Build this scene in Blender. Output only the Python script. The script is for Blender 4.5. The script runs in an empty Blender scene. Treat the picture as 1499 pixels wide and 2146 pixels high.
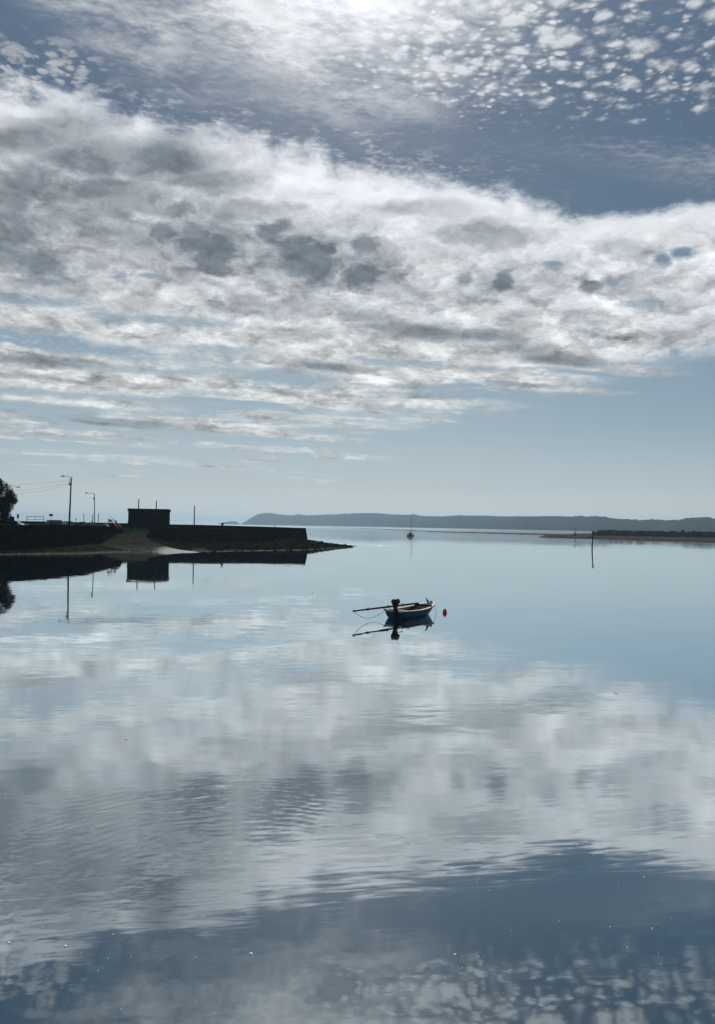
import bpy, bmesh, math, random
import numpy as np
from mathutils import Vector, Matrix, noise as mnoise

random.seed(7)
R = math.radians
scene = bpy.context.scene
COL = scene.collection

# ------------------------------------------------------------------ camera
F_PX, IMG_W, IMG_H = 1612.0, 1499.0, 2146.0
CAM_H = 5.7
PITCH, ROLL = R(1.02), R(0.92)
CAM_ROT = Matrix.Rotation(R(90) + PITCH, 3, 'X') @ Matrix.Rotation(ROLL, 3, 'Z')
cam_d = bpy.data.cameras.new('camera')
cam = bpy.data.objects.new('camera', cam_d)
COL.objects.link(cam)
cam.matrix_world = Matrix.Translation((0, 0, CAM_H)) @ CAM_ROT.to_4x4()
cam_d.sensor_fit = 'VERTICAL'
cam_d.sensor_height = 36.0
cam_d.lens = 36.0 * F_PX / IMG_H
cam_d.clip_start = 0.1
cam_d.clip_end = 60000.0
scene.camera = cam


def ray(px, py):
    return CAM_ROT @ Vector(((px - IMG_W / 2) / F_PX, -(py - IMG_H / 2) / F_PX, -1.0))


def P(px, py, D):
    """The place seen at a pixel of the photograph, D metres ahead."""
    v = ray(px, py)
    return Vector((v.x / v.y * D, D, CAM_H + v.z / v.y * D))


def G(px, D, z=0.0):
    """Ground place at height z, D metres ahead, in the direction of pixel column px."""
    # walk the column: solve for the row where the ray meets height z at D
    py = 1100.0
    for _ in range(4):
        p = P(px, py, D)
        py += (p.z - z) / D * F_PX
    p = P(px, py, D)
    return Vector((p.x, D, z))


# ------------------------------------------------------------------ render
scene.render.engine = 'CYCLES'
scene.cycles.use_denoising = True
scene.cycles.denoising_input_passes = 'RGB_ALBEDO_NORMAL'
scene.cycles.denoising_prefilter = 'ACCURATE'
scene.cycles.max_bounces = 6
scene.cycles.diffuse_bounces = 2
scene.cycles.glossy_bounces = 3
scene.cycles.volume_bounces = 0
scene.cycles.caustics_reflective = False
scene.cycles.caustics_refractive = False
scene.cycles.sample_clamp_indirect = 4.0
vs = scene.view_settings
scene.display_settings.display_device = 'sRGB'
vs.view_transform = 'Standard'
vs.look = 'None'
vs.exposure = 0.0
vs.gamma = 1.0
vs.use_curve_mapping = False

SUN_EL, SUN_AZ = R(40), R(-1.5)            # azimuth from straight ahead, positive to the right
SUN_DIR = Vector((math.sin(SUN_AZ) * math.cos(SUN_EL), math.cos(SUN_AZ) * math.cos(SUN_EL), math.sin(SUN_EL)))


# ------------------------------------------------------------------ node helper
class NT:
    def __init__(self, tree):
        self.t = tree
        tree.nodes.clear()

    def node(self, typ, **kw):
        n = self.t.nodes.new(typ)
        for k, v in kw.items():
            setattr(n, k, v)
        return n

    def put(self, sock, v):
        if isinstance(v, bpy.types.NodeSocket):
            self.t.links.new(v, sock)
        elif v is not None:
            if sock.type == 'RGBA' and len(v) == 3:
                v = (*v, 1)
            sock.default_value = v

    def m(self, op, a, b=None, c=None, clamp=False):
        n = self.node('ShaderNodeMath', operation=op, use_clamp=clamp)
        for i, v in enumerate((a, b, c)):
            self.put(n.inputs[i], v)
        return n.outputs[0]

    def add(self, *a):
        r = a[0]
        for x in a[1:]:
            r = self.m('ADD', r, x)
        return r

    def mul(self, *a):
        r = a[0]
        for x in a[1:]:
            r = self.m('MULTIPLY', r, x)
        return r

    def sub(self, a, b):
        return self.m('SUBTRACT', a, b)

    def ss(self, x, lo, hi, a=0.0, b=1.0):
        n = self.node('ShaderNodeMapRange', interpolation_type='SMOOTHSTEP')
        for i, v in enumerate((x, lo, hi, a, b)):
            self.put(n.inputs[i], v)
        return n.outputs[0]

    def lin(self, x, lo, hi, a=0.0, b=1.0):
        n = self.node('ShaderNodeMapRange', interpolation_type='LINEAR', clamp=True)
        for i, v in enumerate((x, lo, hi, a, b)):
            self.put(n.inputs[i], v)
        return n.outputs[0]

    def vec(self, x=0.0, y=0.0, z=0.0):
        n = self.node('ShaderNodeCombineXYZ')
        for i, v in enumerate((x, y, z)):
            self.put(n.inputs[i], v)
        return n.outputs[0]

    def xyz(self, v):
        n = self.node('ShaderNodeSeparateXYZ')
        self.put(n.inputs[0], v)
        return n.outputs

    def vm(self, op, a, b=None, scale=None):
        n = self.node('ShaderNodeVectorMath', operation=op)
        self.put(n.inputs[0], a)
        if b is not None:
            self.put(n.inputs[1], b)
        if scale is not None:
            self.put(n.inputs['Scale'], scale)
        return n.outputs['Value'] if op in ('DOT_PRODUCT', 'LENGTH', 'DISTANCE') else n.outputs[0]

    def noise(self, v, scale=1.0, detail=4.0, rough=0.5, lac=2.0, dist=0.0, color=False, dim='3D', w=None):
        n = self.node('ShaderNodeTexNoise', noise_dimensions=dim)
        self.put(n.inputs['Vector'], v)
        n.inputs['Scale'].default_value = scale
        n.inputs['Detail'].default_value = detail
        n.inputs['Roughness'].default_value = rough
        n.inputs['Lacunarity'].default_value = lac
        n.inputs['Distortion'].default_value = dist
        return n.outputs['Color' if color else 'Fac']

    def voronoi(self, v, scale=1.0, feature='F1', rand=1.0, out='Distance', smooth=None):
        n = self.node('ShaderNodeTexVoronoi', feature=feature)
        self.put(n.inputs['Vector'], v)
        n.inputs['Scale'].default_value = scale
        n.inputs['Randomness'].default_value = rand
        if smooth is not None:
            n.inputs['Smoothness'].default_value = smooth
        return n.outputs[out]

    def mix(self, f, a, b):
        n = self.node('ShaderNodeMix', data_type='RGBA')
        self.put(n.inputs[0], f)
        self.put(n.inputs[6], a)
        self.put(n.inputs[7], b)
        return n.outputs[2]

    def ramp(self, f, stops, interp='LINEAR'):
        n = self.node('ShaderNodeValToRGB')
        n.color_ramp.interpolation = interp
        el = n.color_ramp.elements
        while len(el) > 1:
            el.remove(el[-1])
        for i, (p, c) in enumerate(stops):
            e = el[0] if i == 0 else el.new(p)
            e.position = p
            e.color = (*c, 1) if not isinstance(c, (int, float)) else (c, c, c, 1)
        self.put(n.inputs[0], f)
        return n.outputs[0]

    def bump(self, h, strength=0.5, dist=0.1):
        n = self.node('ShaderNodeBump')
        n.inputs['Strength'].default_value = strength
        n.inputs['Distance'].default_value = dist
        self.put(n.inputs['Height'], h)
        return n.outputs[0]


def lin3(r, g, b):
    """sRGB 0-255 -> linear."""
    def f(c):
        c /= 255.0
        return c / 12.92 if c <= 0.04045 else ((c + 0.055) / 1.055) ** 2.4
    return (f(r), f(g), f(b))


# ------------------------------------------------------------------ sky
SKY_STRENGTH = 0.1
world = bpy.data.worlds.new('World')
scene.world = world
world.use_nodes = True
w = NT(world.node_tree)
d = w.vm('NORMALIZE', w.node('ShaderNodeTexCoord').outputs['Generated'])
dx, dy, dz = w.xyz(d)
up = w.m('MAXIMUM', dz, 0.012)
el = w.m('ARCSINE', w.m('MAXIMUM', dz, 0.0))                     # elevation, radians
# the cloud layer is a level sheet overhead: s runs across its bands, t along them
px_, py_ = w.m('DIVIDE', dx, up), w.m('DIVIDE', dy, up)
s0 = w.add(w.mul(px_, -0.40), w.mul(py_, 0.917))
t0 = w.add(w.mul(px_, 0.917), w.mul(py_, 0.40))
# a softer projection for clouds with height of their own
up2 = w.add(up, 0.16)
bx, by = w.m('DIVIDE', dx, up2), w.m('DIVIDE', dy, up2)
blob = w.vec(w.add(w.mul(bx, 0.96), w.mul(by, 0.25)), w.add(w.mul(bx, -0.25), w.mul(by, 0.96)), 3.7)
# tangent coordinates towards the open bay (only used in that half of the sky)
fy = w.m('MAXIMUM', dy, 0.08)
qx, qz = w.m('DIVIDE', dx, fy), w.m('DIVIDE', dz, fy)

warp = w.noise(blob, 3.0, 5, 0.6, color=True)
wx, wy, wz_ = w.xyz(w.vm('SUBTRACT', warp, (0.5, 0.5, 0.5)))
warp2 = w.noise(blob, 11.0, 4, 0.6, color=True)
vx, vy, vz_ = w.xyz(w.vm('SUBTRACT', warp2, (0.5, 0.5, 0.5)))

sun_c = w.vm('DOT_PRODUCT', d, tuple(SUN_DIR))
sun_h = w.m('MULTIPLY_ADD', sun_c, 0.5, 0.5)
glow = w.m('POWER', sun_h, 260.0)
glow2 = w.m('POWER', sun_h, 45.0)
near = w.m('POWER', sun_h, 5.0)

# clear sky: Nishita pulled towards the greyed blue of a hazy day over water
nis = w.node('ShaderNodeTexSky', sky_type='NISHITA')
nis.sun_disc = False
nis.sun_elevation = SUN_EL
nis.sun_rotation = SUN_AZ
nis.altitude = 0
nis.air_density = 1.0
nis.dust_density = 1.5
nis.ozone_density = 2.0
K = 1.0 / SKY_STRENGTH
ele = w.m('DIVIDE', el, R(90))
hazy = w.ramp(ele, [(0.0, lin3(226, 226, 220)), (0.012, lin3(203, 211, 210)), (0.035, lin3(180, 194, 199)), (0.08, lin3(156, 177, 189)),
                    (0.15, lin3(129, 154, 173)), (0.24, lin3(76, 102, 126)), (0.32, lin3(68, 94, 121)),
                    (0.40, lin3(78, 104, 130)), (0.6, lin3(84, 105, 142)), (1.0, lin3(66, 90, 130))])
hazy = w.vm('SCALE', hazy, scale=K)
hazy = w.mix(w.lin(sun_c, -0.6, 0.5, 0.0, 1.0), w.vm('SCALE', hazy, scale=0.55), hazy)
clear = w.mix(0.12, hazy, w.vm('SCALE', nis.outputs[0], scale=0.55))
# right side of the low sky is a touch deeper blue
clear = w.mix(w.mul(w.ss(qx, 0.0, 0.55), w.ss(el, R(2), R(9)), w.ss(el, R(26), R(16)), 0.24), clear,
              tuple(K * c for c in lin3(92, 122, 148)))

# ---- the big bank
n_low = w.noise(blob, 2.6, 5, 0.55)
n_mid = w.noise(blob, 6.5, 6, 0.60, dist=0.35)
n_fine = w.noise(blob, 17.0, 7, 0.66, dist=0.3)
r_a = w.noise(blob, 7.0, 4, 0.50, dist=0.15)
r_b = w.noise(w.vm('ADD', blob, (-0.006, -0.030, 0.0)), 7.0, 4, 0.50, dist=0.15)
relief = w.sub(r_b, r_a)
lmp = w.vec(w.mul(dx, 0.85), w.mul(dy, 0.85), w.mul(dz, 1.35))
lmp = w.vm('ADD', lmp, w.vm('SCALE', w.vec(vx, vy, vz_), scale=0.035))
lump = w.noise(lmp, 11.0, 7, 0.58, dist=0.2)
lmid = w.noise(lmp, 26.0, 7, 0.60, dist=0.25)
lmid_up = w.noise(w.vm('ADD', lmp, (0.0, -0.004, 0.012)), 26.0, 5, 0.58, dist=0.25)
puffy = w.sub(lmid, lmid_up)                       # the sunward side of each lump
sw = w.add(w.mul(w.sub(lmid, 0.5), -0.35), s0, w.mul(w.ss(t0, 1.62, 2.1), 0.42), w.mul(wx, 0.26), w.mul(vx, 0.12), w.mul(w.sub(n_fine, 0.5), 0.10))
tw = w.add(t0, w.mul(wy, 1.3), w.mul(vy, 0.4))
up3 = w.add(up, 0.035)
ls, lt = w.add(w.mul(w.m('DIVIDE', dx, up3), -0.42), w.mul(w.m('DIVIDE', dy, up3), 0.907)), w.add(w.mul(w.m('DIVIDE', dx, up3), 0.907), w.mul(w.m('DIVIDE', dy, up3), 0.42))
lj = w.mul(vz_, 0.30)
l_a = w.noise(w.vec(w.add(w.mul(ls, 1.15), w.mul(wx, 0.5), lj), w.mul(lt, 0.42), 0.0), 1.0, 6, 0.58, dist=0.3)
l_b = w.noise(w.vec(w.add(w.mul(ls, 1.15), w.mul(wx, 0.5), lj, -0.16), w.mul(lt, 0.42), 0.0), 1.0, 6, 0.58, dist=0.3)
edge = w.ss(sw, 1.87, 2.04)
tail2 = w.ss(w.add(tw, w.mul(w.m('MAXIMUM', w.sub(2.9, s0), 0.0), -2.2)), 3.9, 2.9)
streaky = w.ss(s0, 3.0, 4.6)
thr = w.ramp(w.m('DIVIDE', s0, 16.0), [(0.0, 0.05), (0.145, 0.20), (0.19, 0.36), (0.25, 0.40), (0.32, 0.47), (0.5, 0.505), (0.75, 0.53), (1.0, 0.60)])
nn = w.add(w.mul(w.add(w.mul(n_mid, 0.7), w.mul(n_low, 0.3)), w.sub(1.0, streaky)), w.mul(l_a, streaky))
open_ = w.ss(nn, w.sub(thr, 0.035), w.add(thr, 0.085))
bank = w.mul(edge, tail2, open_)
# grey undersides: the thick spots of the bank, where they hang in the sky (direction tangents), broken up by noise
qv = w.vec(w.add(qx, w.mul(vx, 0.030), w.mul(wx, 0.03)), w.add(qz, w.mul(vz_, 0.024), w.mul(wy, 0.018)), 0.0)
ragged = w.add(w.mul(w.sub(lmid, 0.5), 1.25), w.mul(w.sub(lump, 0.5), 0.8), w.mul(w.sub(n_fine, 0.5), 0.5))


def spot(px, py, rx, ry):
    v = ray(px, py)
    c = (v.x / v.y, v.z / v.y, 0.0)
    k = w.vm('MULTIPLY', w.vm('SUBTRACT', qv, c), (F_PX / rx, F_PX / ry, 0.0))
    return w.add(w.vm('LENGTH', k), ragged)


def spots(lst, soft_in=0.42, soft_out=1.30):
    r = None
    for a in lst:
        s = w.ss(spot(*a[:4]), soft_out, soft_in, 0.0, a[4])
        r = s if r is None else w.m('MAXIMUM', r, s)
    return r


dark = spots([
    (365, 438, 54, 26, .85), (330, 482, 48, 32, .9), (400, 500, 56, 36, .95), (455, 525, 60, 54, 1.0), (405, 555, 30, 14, .6),
    (572, 485, 52, 38, .95), (625, 520, 52, 40, .95), (655, 548, 78, 54, 1.0), (758, 578, 48, 36, 1.0), (772, 515, 44, 30, .9),
    (1000, 480, 66, 24, .7), (1090, 480, 45, 22, .4), (972, 587, 24, 20, .85), (1052, 590, 34, 30, 1.0), (1245, 602, 30, 18, .8),
    (30, 515, 60, 42, .8), (1135, 632, 34, 10, .5), (455, 632, 26, 18, .7), (280, 435, 40, 16, .5), (205, 540, 50, 30, .5),
])
dark_soft = spots([
    (60, 290, 110, 34, .8), (150, 275, 90, 40, .7), (190, 330, 120, 50, .9), (330, 335, 150, 46, .9), (60, 380, 110, 50, .75), (210, 395, 90, 36, .8),
    (430, 375, 110, 36, .7), (0, 430, 90, 60, .8), (150, 455, 130, 50, .6), (260, 500, 120, 60, .5), (500, 440, 110, 24, .55), (880, 440, 110, 18, .35), (70, 545, 100, 36, .8), (430, 505, 150, 75, .62), (640, 535, 150, 75, .6), (790, 555, 70, 60, .45), (1010, 490, 120, 34, .5), (1050, 590, 70, 40, .5), (20, 480, 120, 80, .7), (240, 420, 170, 50, .6), (360, 300, 90, 30, .5), (120, 600, 140, 30, .35), (560, 640, 160, 26, .4), (620, 700, 90, 16, .3), (1330, 600, 60, 26, .4), (1420, 640, 50, 20, .35), (1300, 520, 70, 20, .3), (850, 610, 60, 24, .35),
], 0.35, 1.6)
grey = w.m('MAXIMUM', w.mul(dark, 0.5), w.mul(w.m('MINIMUM', w.mul(dark_soft, 1.12), 0.95), w.ss(w.add(lump, w.mul(w.sub(lmid, 0.5), 0.8)), 0.36, 0.58, 0.72, 1.12)))
# long level bars: where the bands part (blue shows) and where lone streaks lie below them
qs = w.vec(w.add(qx, w.mul(wx, 0.06)), w.add(qz, w.mul(qx, 0.05), w.mul(vz_, 0.010), w.mul(wy, 0.012), w.mul(w.sub(l_a, 0.5), 0.030)), 0.0)


def bar(px, py, rx, ry):
    v = ray(px, py)
    c = (v.x / v.y, v.z / v.y + 0.05 * v.x / v.y, 0.0)
    return w.vm('LENGTH', w.vm('MULTIPLY', w.vm('SUBTRACT', qs, c), (F_PX / rx, F_PX / ry, 0.0)))


def bars(lst, lo=1.25, hi=0.35):
    r = None
    for b_ in lst:
        q = w.ss(bar(*b_[:4]), lo, hi, 0.0, b_[4])
        r = q if r is None else w.m('MAXIMUM', r, q)
    return r


gaps = bars([(60, 630, 150, 14, .8), (330, 672, 170, 12, .7), (470, 735, 110, 13, .6), (590, 790, 130, 20, .95), (330, 778, 150, 8, .6),
             (120, 822, 170, 8, .7), (400, 850, 140, 7, .6), (1230, 782, 140, 12, .9), (830, 758, 110, 9, .8), (1010, 770, 60, 8, .6), (700, 862, 260, 9, .7), (560, 880, 130, 9, .7),
             (250, 920, 330, 10, .9), (420, 820, 90, 7, .5)])
holes = spots([(1385, 540, 22, 18, .9), (1430, 530, 28, 16, .95), (1165, 555, 38, 15, .8), (1285, 592, 16, 10, .7), (320, 577, 40, 9, .7), (80, 590, 70, 10, .6),
               (1000, 636, 50, 6, .5), (1345, 640, 40, 8, .6)], 0.3, 1.3)
bank = w.mul(bank, w.sub(1.0, gaps), w.sub(1.0, holes))
lone = bars([(150, 845, 260, 16, .9), (380, 885, 250, 14, .95), (620, 915, 170, 9, .85), (640, 947, 170, 6, .75), (40, 885, 90, 10, .8), (690, 871, 70, 4, .7),
             (890, 877, 90, 6, .75), (200, 962, 300, 6, .55), (420, 972, 330, 5, .35), (660, 1002, 130, 5, .22), (230, 990, 170, 4, .2), (800, 838, 300, 18, .9), (1150, 818, 170, 10, .9),
             (1290, 770, 150, 16, .85), (500, 838, 130, 6, .7)])
lone = w.mul(lone, w.ss(w.add(l_a, w.mul(w.sub(n_fine, 0.5), 0.3)), 0.28, 0.48, 0.65, 1.0))
bank = w.m('MAXIMUM', bank, lone)
grey_bars = bars([(880, 690, 170, 24, .95), (760, 662, 80, 22, .6), (1020, 702, 110, 16, .9), (690, 768, 115, 15, .9), (1180, 752, 150, 18, .9), (1090, 728, 80, 22, .7), (110, 758, 170, 15, .85),
                  (230, 883, 230, 14, .9), (60, 858, 150, 13, .75), (410, 902, 130, 8, .6), (950, 835, 130, 9, .65), (900, 812, 150, 8, .55), (1090, 808, 110, 8, .55), (60, 690, 130, 16, .5),
                  (620, 775, 60, 8, .5), (250, 800, 160, 10, .4), (560, 850, 130, 7, .4)], 1.3, 0.2)
grey = w.m('MAXIMUM', grey, w.mul(grey_bars, w.ss(w.add(n_fine, l_b), 0.70, 1.05, 0.55, 1.0)))
bill = w.mul(w.ss(w.add(lump, w.mul(w.sub(lmid, 0.5), 0.9)), 0.46, 0.70), w.ss(s0, 2.1, 2.6), w.sub(1.0, w.mul(streaky, 0.7)))   # thick = grey, thin = lit through
under = w.mul(w.ss(w.sub(l_a, thr), 0.06, 0.22), streaky)
grey = w.m('MAXIMUM', grey, w.m('MAXIMUM', w.mul(bill, 0.36), w.mul(under, 0.50)))
grey = w.m('MAXIMUM', w.mul(w.m('POWER', w.m('MAXIMUM', grey, 0.0), 0.72), 0.95), w.m('POWER', dark, 0.85))
lit_edge = w.ss(sw, 2.70, 2.0)                                                   # the smooth bright brow of the bank
rough_ = w.sub(1.0, w.mul(lit_edge, 0.75))
bank_v = w.add(0.70, w.mul(lit_edge, 0.10), w.mul(w.sub(n_fine, 0.5), 0.44, rough_),
               w.mul(puffy, 1.75, rough_), w.mul(w.sub(lmid, 0.5), -0.20, rough_), w.mul(relief, 0.4, rough_), w.mul(w.sub(l_b, l_a), 1.0, streaky))
bank_v = w.mul(bank_v, w.add(0.72, w.mul(near, 0.42)))
bank_c = w.vm('MULTIPLY', w.vec(bank_v, bank_v, bank_v), w.mix(w.ss(s0, 2.0, 5.0), (0.97, 1.0, 1.045), (0.985, 1.0, 0.985)))
dark_c = w.vm('SCALE', lin3(87, 98, 109), scale=w.m('MAXIMUM', w.add(1.0, w.mul(puffy, 1.6), w.mul(w.sub(n_fine, 0.5), 0.5)), 0.7))
bank_c = w.mix(w.mul(grey, 0.90), bank_c, dark_c)

# ---- veil of high streaks, upper left, drawn along the bands and lit near the sun
vw = w.vec(w.add(w.mul(s0, 9.0), w.mul(wx, 1.2), w.mul(vx, 1.0)), w.add(w.mul(t0, 3.4), w.mul(wy, 1.2)), 5.0)
n_veil = w.noise(vw, 1.0, 7, 0.66, dist=0.5)
n_vr = w.noise(w.vm('ADD', vw, (-0.22, 0.05, 0.0)), 1.0, 6, 0.6, dist=0.5)
n_veil2 = w.noise(w.vec(w.mul(s0, 2.6), w.mul(t0, 1.3), 9.0), 1.0, 4, 0.55)
n_rip = w.noise(w.vec(w.add(px_, w.mul(vx, 0.05)), w.mul(py_, 1.5), 4.0), 30.0, 5, 0.6)          # little ripples in the veil
sv = w.add(s0, w.mul(wx, 0.30), w.mul(w.sub(n_veil2, 0.5), 0.35))
veil_m = w.mul(w.ss(sv, 1.88, 1.60), w.ss(w.add(t0, w.mul(wy, 0.8), w.mul(w.m('MAXIMUM', w.sub(s0, 1.55), 0.0), -0.8)), 1.10, 0.55),
               w.ss(w.add(t0, w.mul(w.sub(s0, 1.62), -0.9), w.mul(wx, 0.3)), -0.06, 0.12))
veil = w.mul(veil_m, w.ss(w.add(w.mul(n_veil, 0.62), w.mul(n_veil2, 0.42), w.mul(n_rip, 0.22)), 0.51, 0.74, 0.08, 0.95))
veil = w.m('MINIMUM', w.add(veil, w.mul(veil_m, glow, 0.6)), 0.97)
thin = w.mul(w.ss(s0, 1.75, 1.45), w.ss(t0, 0.3, 0.9), w.ss(w.add(w.mul(n_veil2, 0.7), w.mul(n_rip, 0.35)), 0.44, 0.68), 0.55)
veil = w.m('MAXIMUM', veil, thin)
fringe = w.mul(w.ss(sw, 1.62, 1.95), w.ss(t0, 1.7, 0.8), w.ss(w.add(w.mul(n_fine, 0.5), w.mul(n_rip, 0.5)), 0.47, 0.66), 0.75)
veil = w.m('MAXIMUM', veil, fringe)
veil_v = w.add(0.49, w.mul(glow, 0.60), w.mul(glow2, 0.16), w.mul(w.sub(n_veil, 0.5), 0.25), w.mul(w.sub(n_vr, n_veil), 0.9), w.mul(w.sub(n_rip, 0.5), 0.30))
veil_c = w.vm('MULTIPLY', w.vec(veil_v, veil_v, veil_v), (0.98, 1.0, 1.045))

# ---- small puffs, upper right and a few at the far left
pw = w.vec(w.add(px_, w.mul(vx, 0.05), w.mul(wx, 0.10)), w.add(w.mul(py_, 1.15), w.mul(vy, 0.05), w.mul(wy, 0.10)), 0.0)
n_p = w.noise(w.vec(px_, py_, 2.0), 26.0, 6, 0.58, dist=0.2)


def puffs(scale):
    n = w.node('ShaderNodeTexVoronoi', feature='SMOOTH_F1', voronoi_dimensions='2D')
    n.inputs['Smoothness'].default_value = 0.30
    w.put(n.inputs['Vector'], pw)
    n.inputs['Scale'].default_value = scale
    r_, g_, b_ = w.xyz(n.outputs['Color'])
    off = w.vm('SCALE', w.vm('SUBTRACT', pw, n.outputs['Position']), scale=scale)
    ox, oy, _ = w.xyz(off)
    body = w.sub(w.add(0.25, w.mul(r_, 0.34)), n.outputs['Distance'])
    return body, g_, w.add(w.mul(oy, -0.7), w.mul(ox, -0.1))


n_pc = w.noise(w.vec(px_, py_, 7.0), 2.3, 3, 0.5)
cov = w.add(w.ss(w.add(s0, w.mul(wx, 0.30), w.mul(w.m('MAXIMUM', w.sub(t0, 0.6), 0.0), 0.20)), 1.84, 1.42, -0.30, 0.03), w.mul(w.sub(n_pc, 0.5), 0.24),
            w.ss(t0, 1.9, 0.7, -0.045, 0.03))
b1, g1, o1 = puffs(12.0)
b2, g2, o2 = puffs(21.0)
lumpy = w.add(w.mul(w.sub(n_p, 0.5), 1.15), w.mul(w.sub(n_fine, 0.5), 0.35))
d1 = w.add(b1, lumpy, w.mul(w.sub(g1, 0.62), 0.36), w.mul(cov, 2.4))
d2 = w.add(b2, lumpy, w.mul(w.sub(g2, 0.65), 0.30), w.mul(cov, 2.4), -0.02)
b3, g3, o3 = puffs(34.0)
d3 = w.add(b3, lumpy, w.mul(w.sub(g3, 0.7), 0.35), w.mul(cov, 2.4), w.mul(w.ss(qx, 0.42, 0.1), 0.10), -0.07)
puff_d = w.m('MAXIMUM', w.m('MAXIMUM', d1, d2), d3)
lit_side = w.add(w.mul(o1, w.ss(w.sub(d1, d2), -0.05, 0.05)), w.mul(o2, w.ss(w.sub(d2, d1), -0.05, 0.05)))
lp = ray(70, 150)
left_puff = w.ss(w.vm('LENGTH', w.vm('MULTIPLY', w.vm('SUBTRACT', qv, (lp.x / lp.y, lp.z / lp.y, 0)), (F_PX / 190, F_PX / 80, 0))), 1.2, 0.3)
puff = w.mul(w.ss(puff_d, -0.02, 0.60), w.ss(t0, 0.30, 0.8))
puff = w.m('MAXIMUM', puff, w.mul(w.ss(w.sub(puff_d, w.mul(cov, 2.4)), 0.02, 0.36), left_puff))
specks = w.mul(w.ss(n_p, 0.66, 0.76), w.ss(s0, 1.3, 1.6), w.ss(t0, 0.2, 0.6), 0.40)
puff = w.m('MAXIMUM', puff, specks)
puff_v = w.mul(w.add(0.42, w.mul(w.ss(puff_d, 0.05, 0.55), 0.20), w.mul(lit_side, 0.30), w.mul(w.sub(n_p, 0.5), 0.30), w.mul(glow, 0.40), w.mul(glow2, 0.12)), w.add(0.55, w.mul(near, 0.55)))
puff_c = w.vm('MULTIPLY', w.vec(puff_v, puff_v, puff_v), (0.97, 1.0, 1.04))

sky = w.mix(w.mul(veil, w.ss(el, R(4), R(12))), clear, w.vm('SCALE', veil_c, scale=K))
sky = w.mix(w.mul(puff, 0.86, w.ss(el, R(8), R(14))), sky, w.vm('SCALE', puff_c, scale=K))
sky = w.mix(w.mul(bank, 0.98, w.ss(el, R(0.6), R(3.6))), sky, w.vm('SCALE', bank_c, scale=K))
halo = w.vm('SCALE', w.vm('MULTIPLY', (1.0, 0.99, 0.97), w.vec(glow, glow, glow)), scale=K * 0.13)
sky = w.vm('ADD', sky, halo)
bg = w.node('ShaderNodeBackground')
w.put(bg.inputs['Color'], sky)
bg.inputs['Strength'].default_value = SKY_STRENGTH
w.t.links.new(bg.outputs[0], w.node('ShaderNodeOutputWorld').inputs[0])
world.cycles.sampling_method = 'MANUAL'
world.cycles.sample_map_resolution = 512

# ------------------------------------------------------------------ sun
sun_d = bpy.data.lights.new('sun', 'SUN')
sun_d.energy = 2.6
sun_d.angle = R(0.5)
sun_d.color = (1.0, 0.95, 0.88)
sun_o = bpy.data.objects.new('sun', sun_d)
COL.objects.link(sun_o)
sun_o.rotation_euler = SUN_DIR.to_track_quat('Z', 'Y').to_euler()
sun_o.location = (0, 60, 200)

# ------------------------------------------------------------------ materials
MATS = {}


def material(name):
    m = bpy.data.materials.new(name)
    m.use_nodes = True
    return m, NT(m.node_tree)


def finish(n, shader, volume=None):
    out = n.node('ShaderNodeOutputMaterial')
    n.t.links.new(shader, out.inputs['Surface'])


def principled(n, color, rough=0.6, metal=0.0, normal=None, spec=0.5):
    if isinstance(spec, float) and spec <= 0.2:          # dull, porous surfaces
        b = n.node('ShaderNodeBsdfDiffuse')
        n.put(b.inputs['Color'], color)
        b.inputs['Roughness'].default_value = 0.6
        if normal is not None:
            n.put(b.inputs['Normal'], normal)
        return b.outputs[0]
    b = n.node('ShaderNodeBsdfPrincipled')
    n.put(b.inputs['Base Color'], color)
    n.put(b.inputs['Roughness'], rough)
    n.put(b.inputs['Metallic'], metal)
    n.put(b.inputs['Specular IOR Level'], spec)
    if normal is not None:
        n.put(b.inputs['Normal'], normal)
    return b.outputs[0]


def wetted(n, dry, wet, fac):
    mx = n.node('ShaderNodeMixShader')
    n.put(mx.inputs[0], fac)
    n.t.links.new(dry, mx.inputs[1])
    n.t.links.new(wet, mx.inputs[2])
    return mx.outputs[0]


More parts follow.
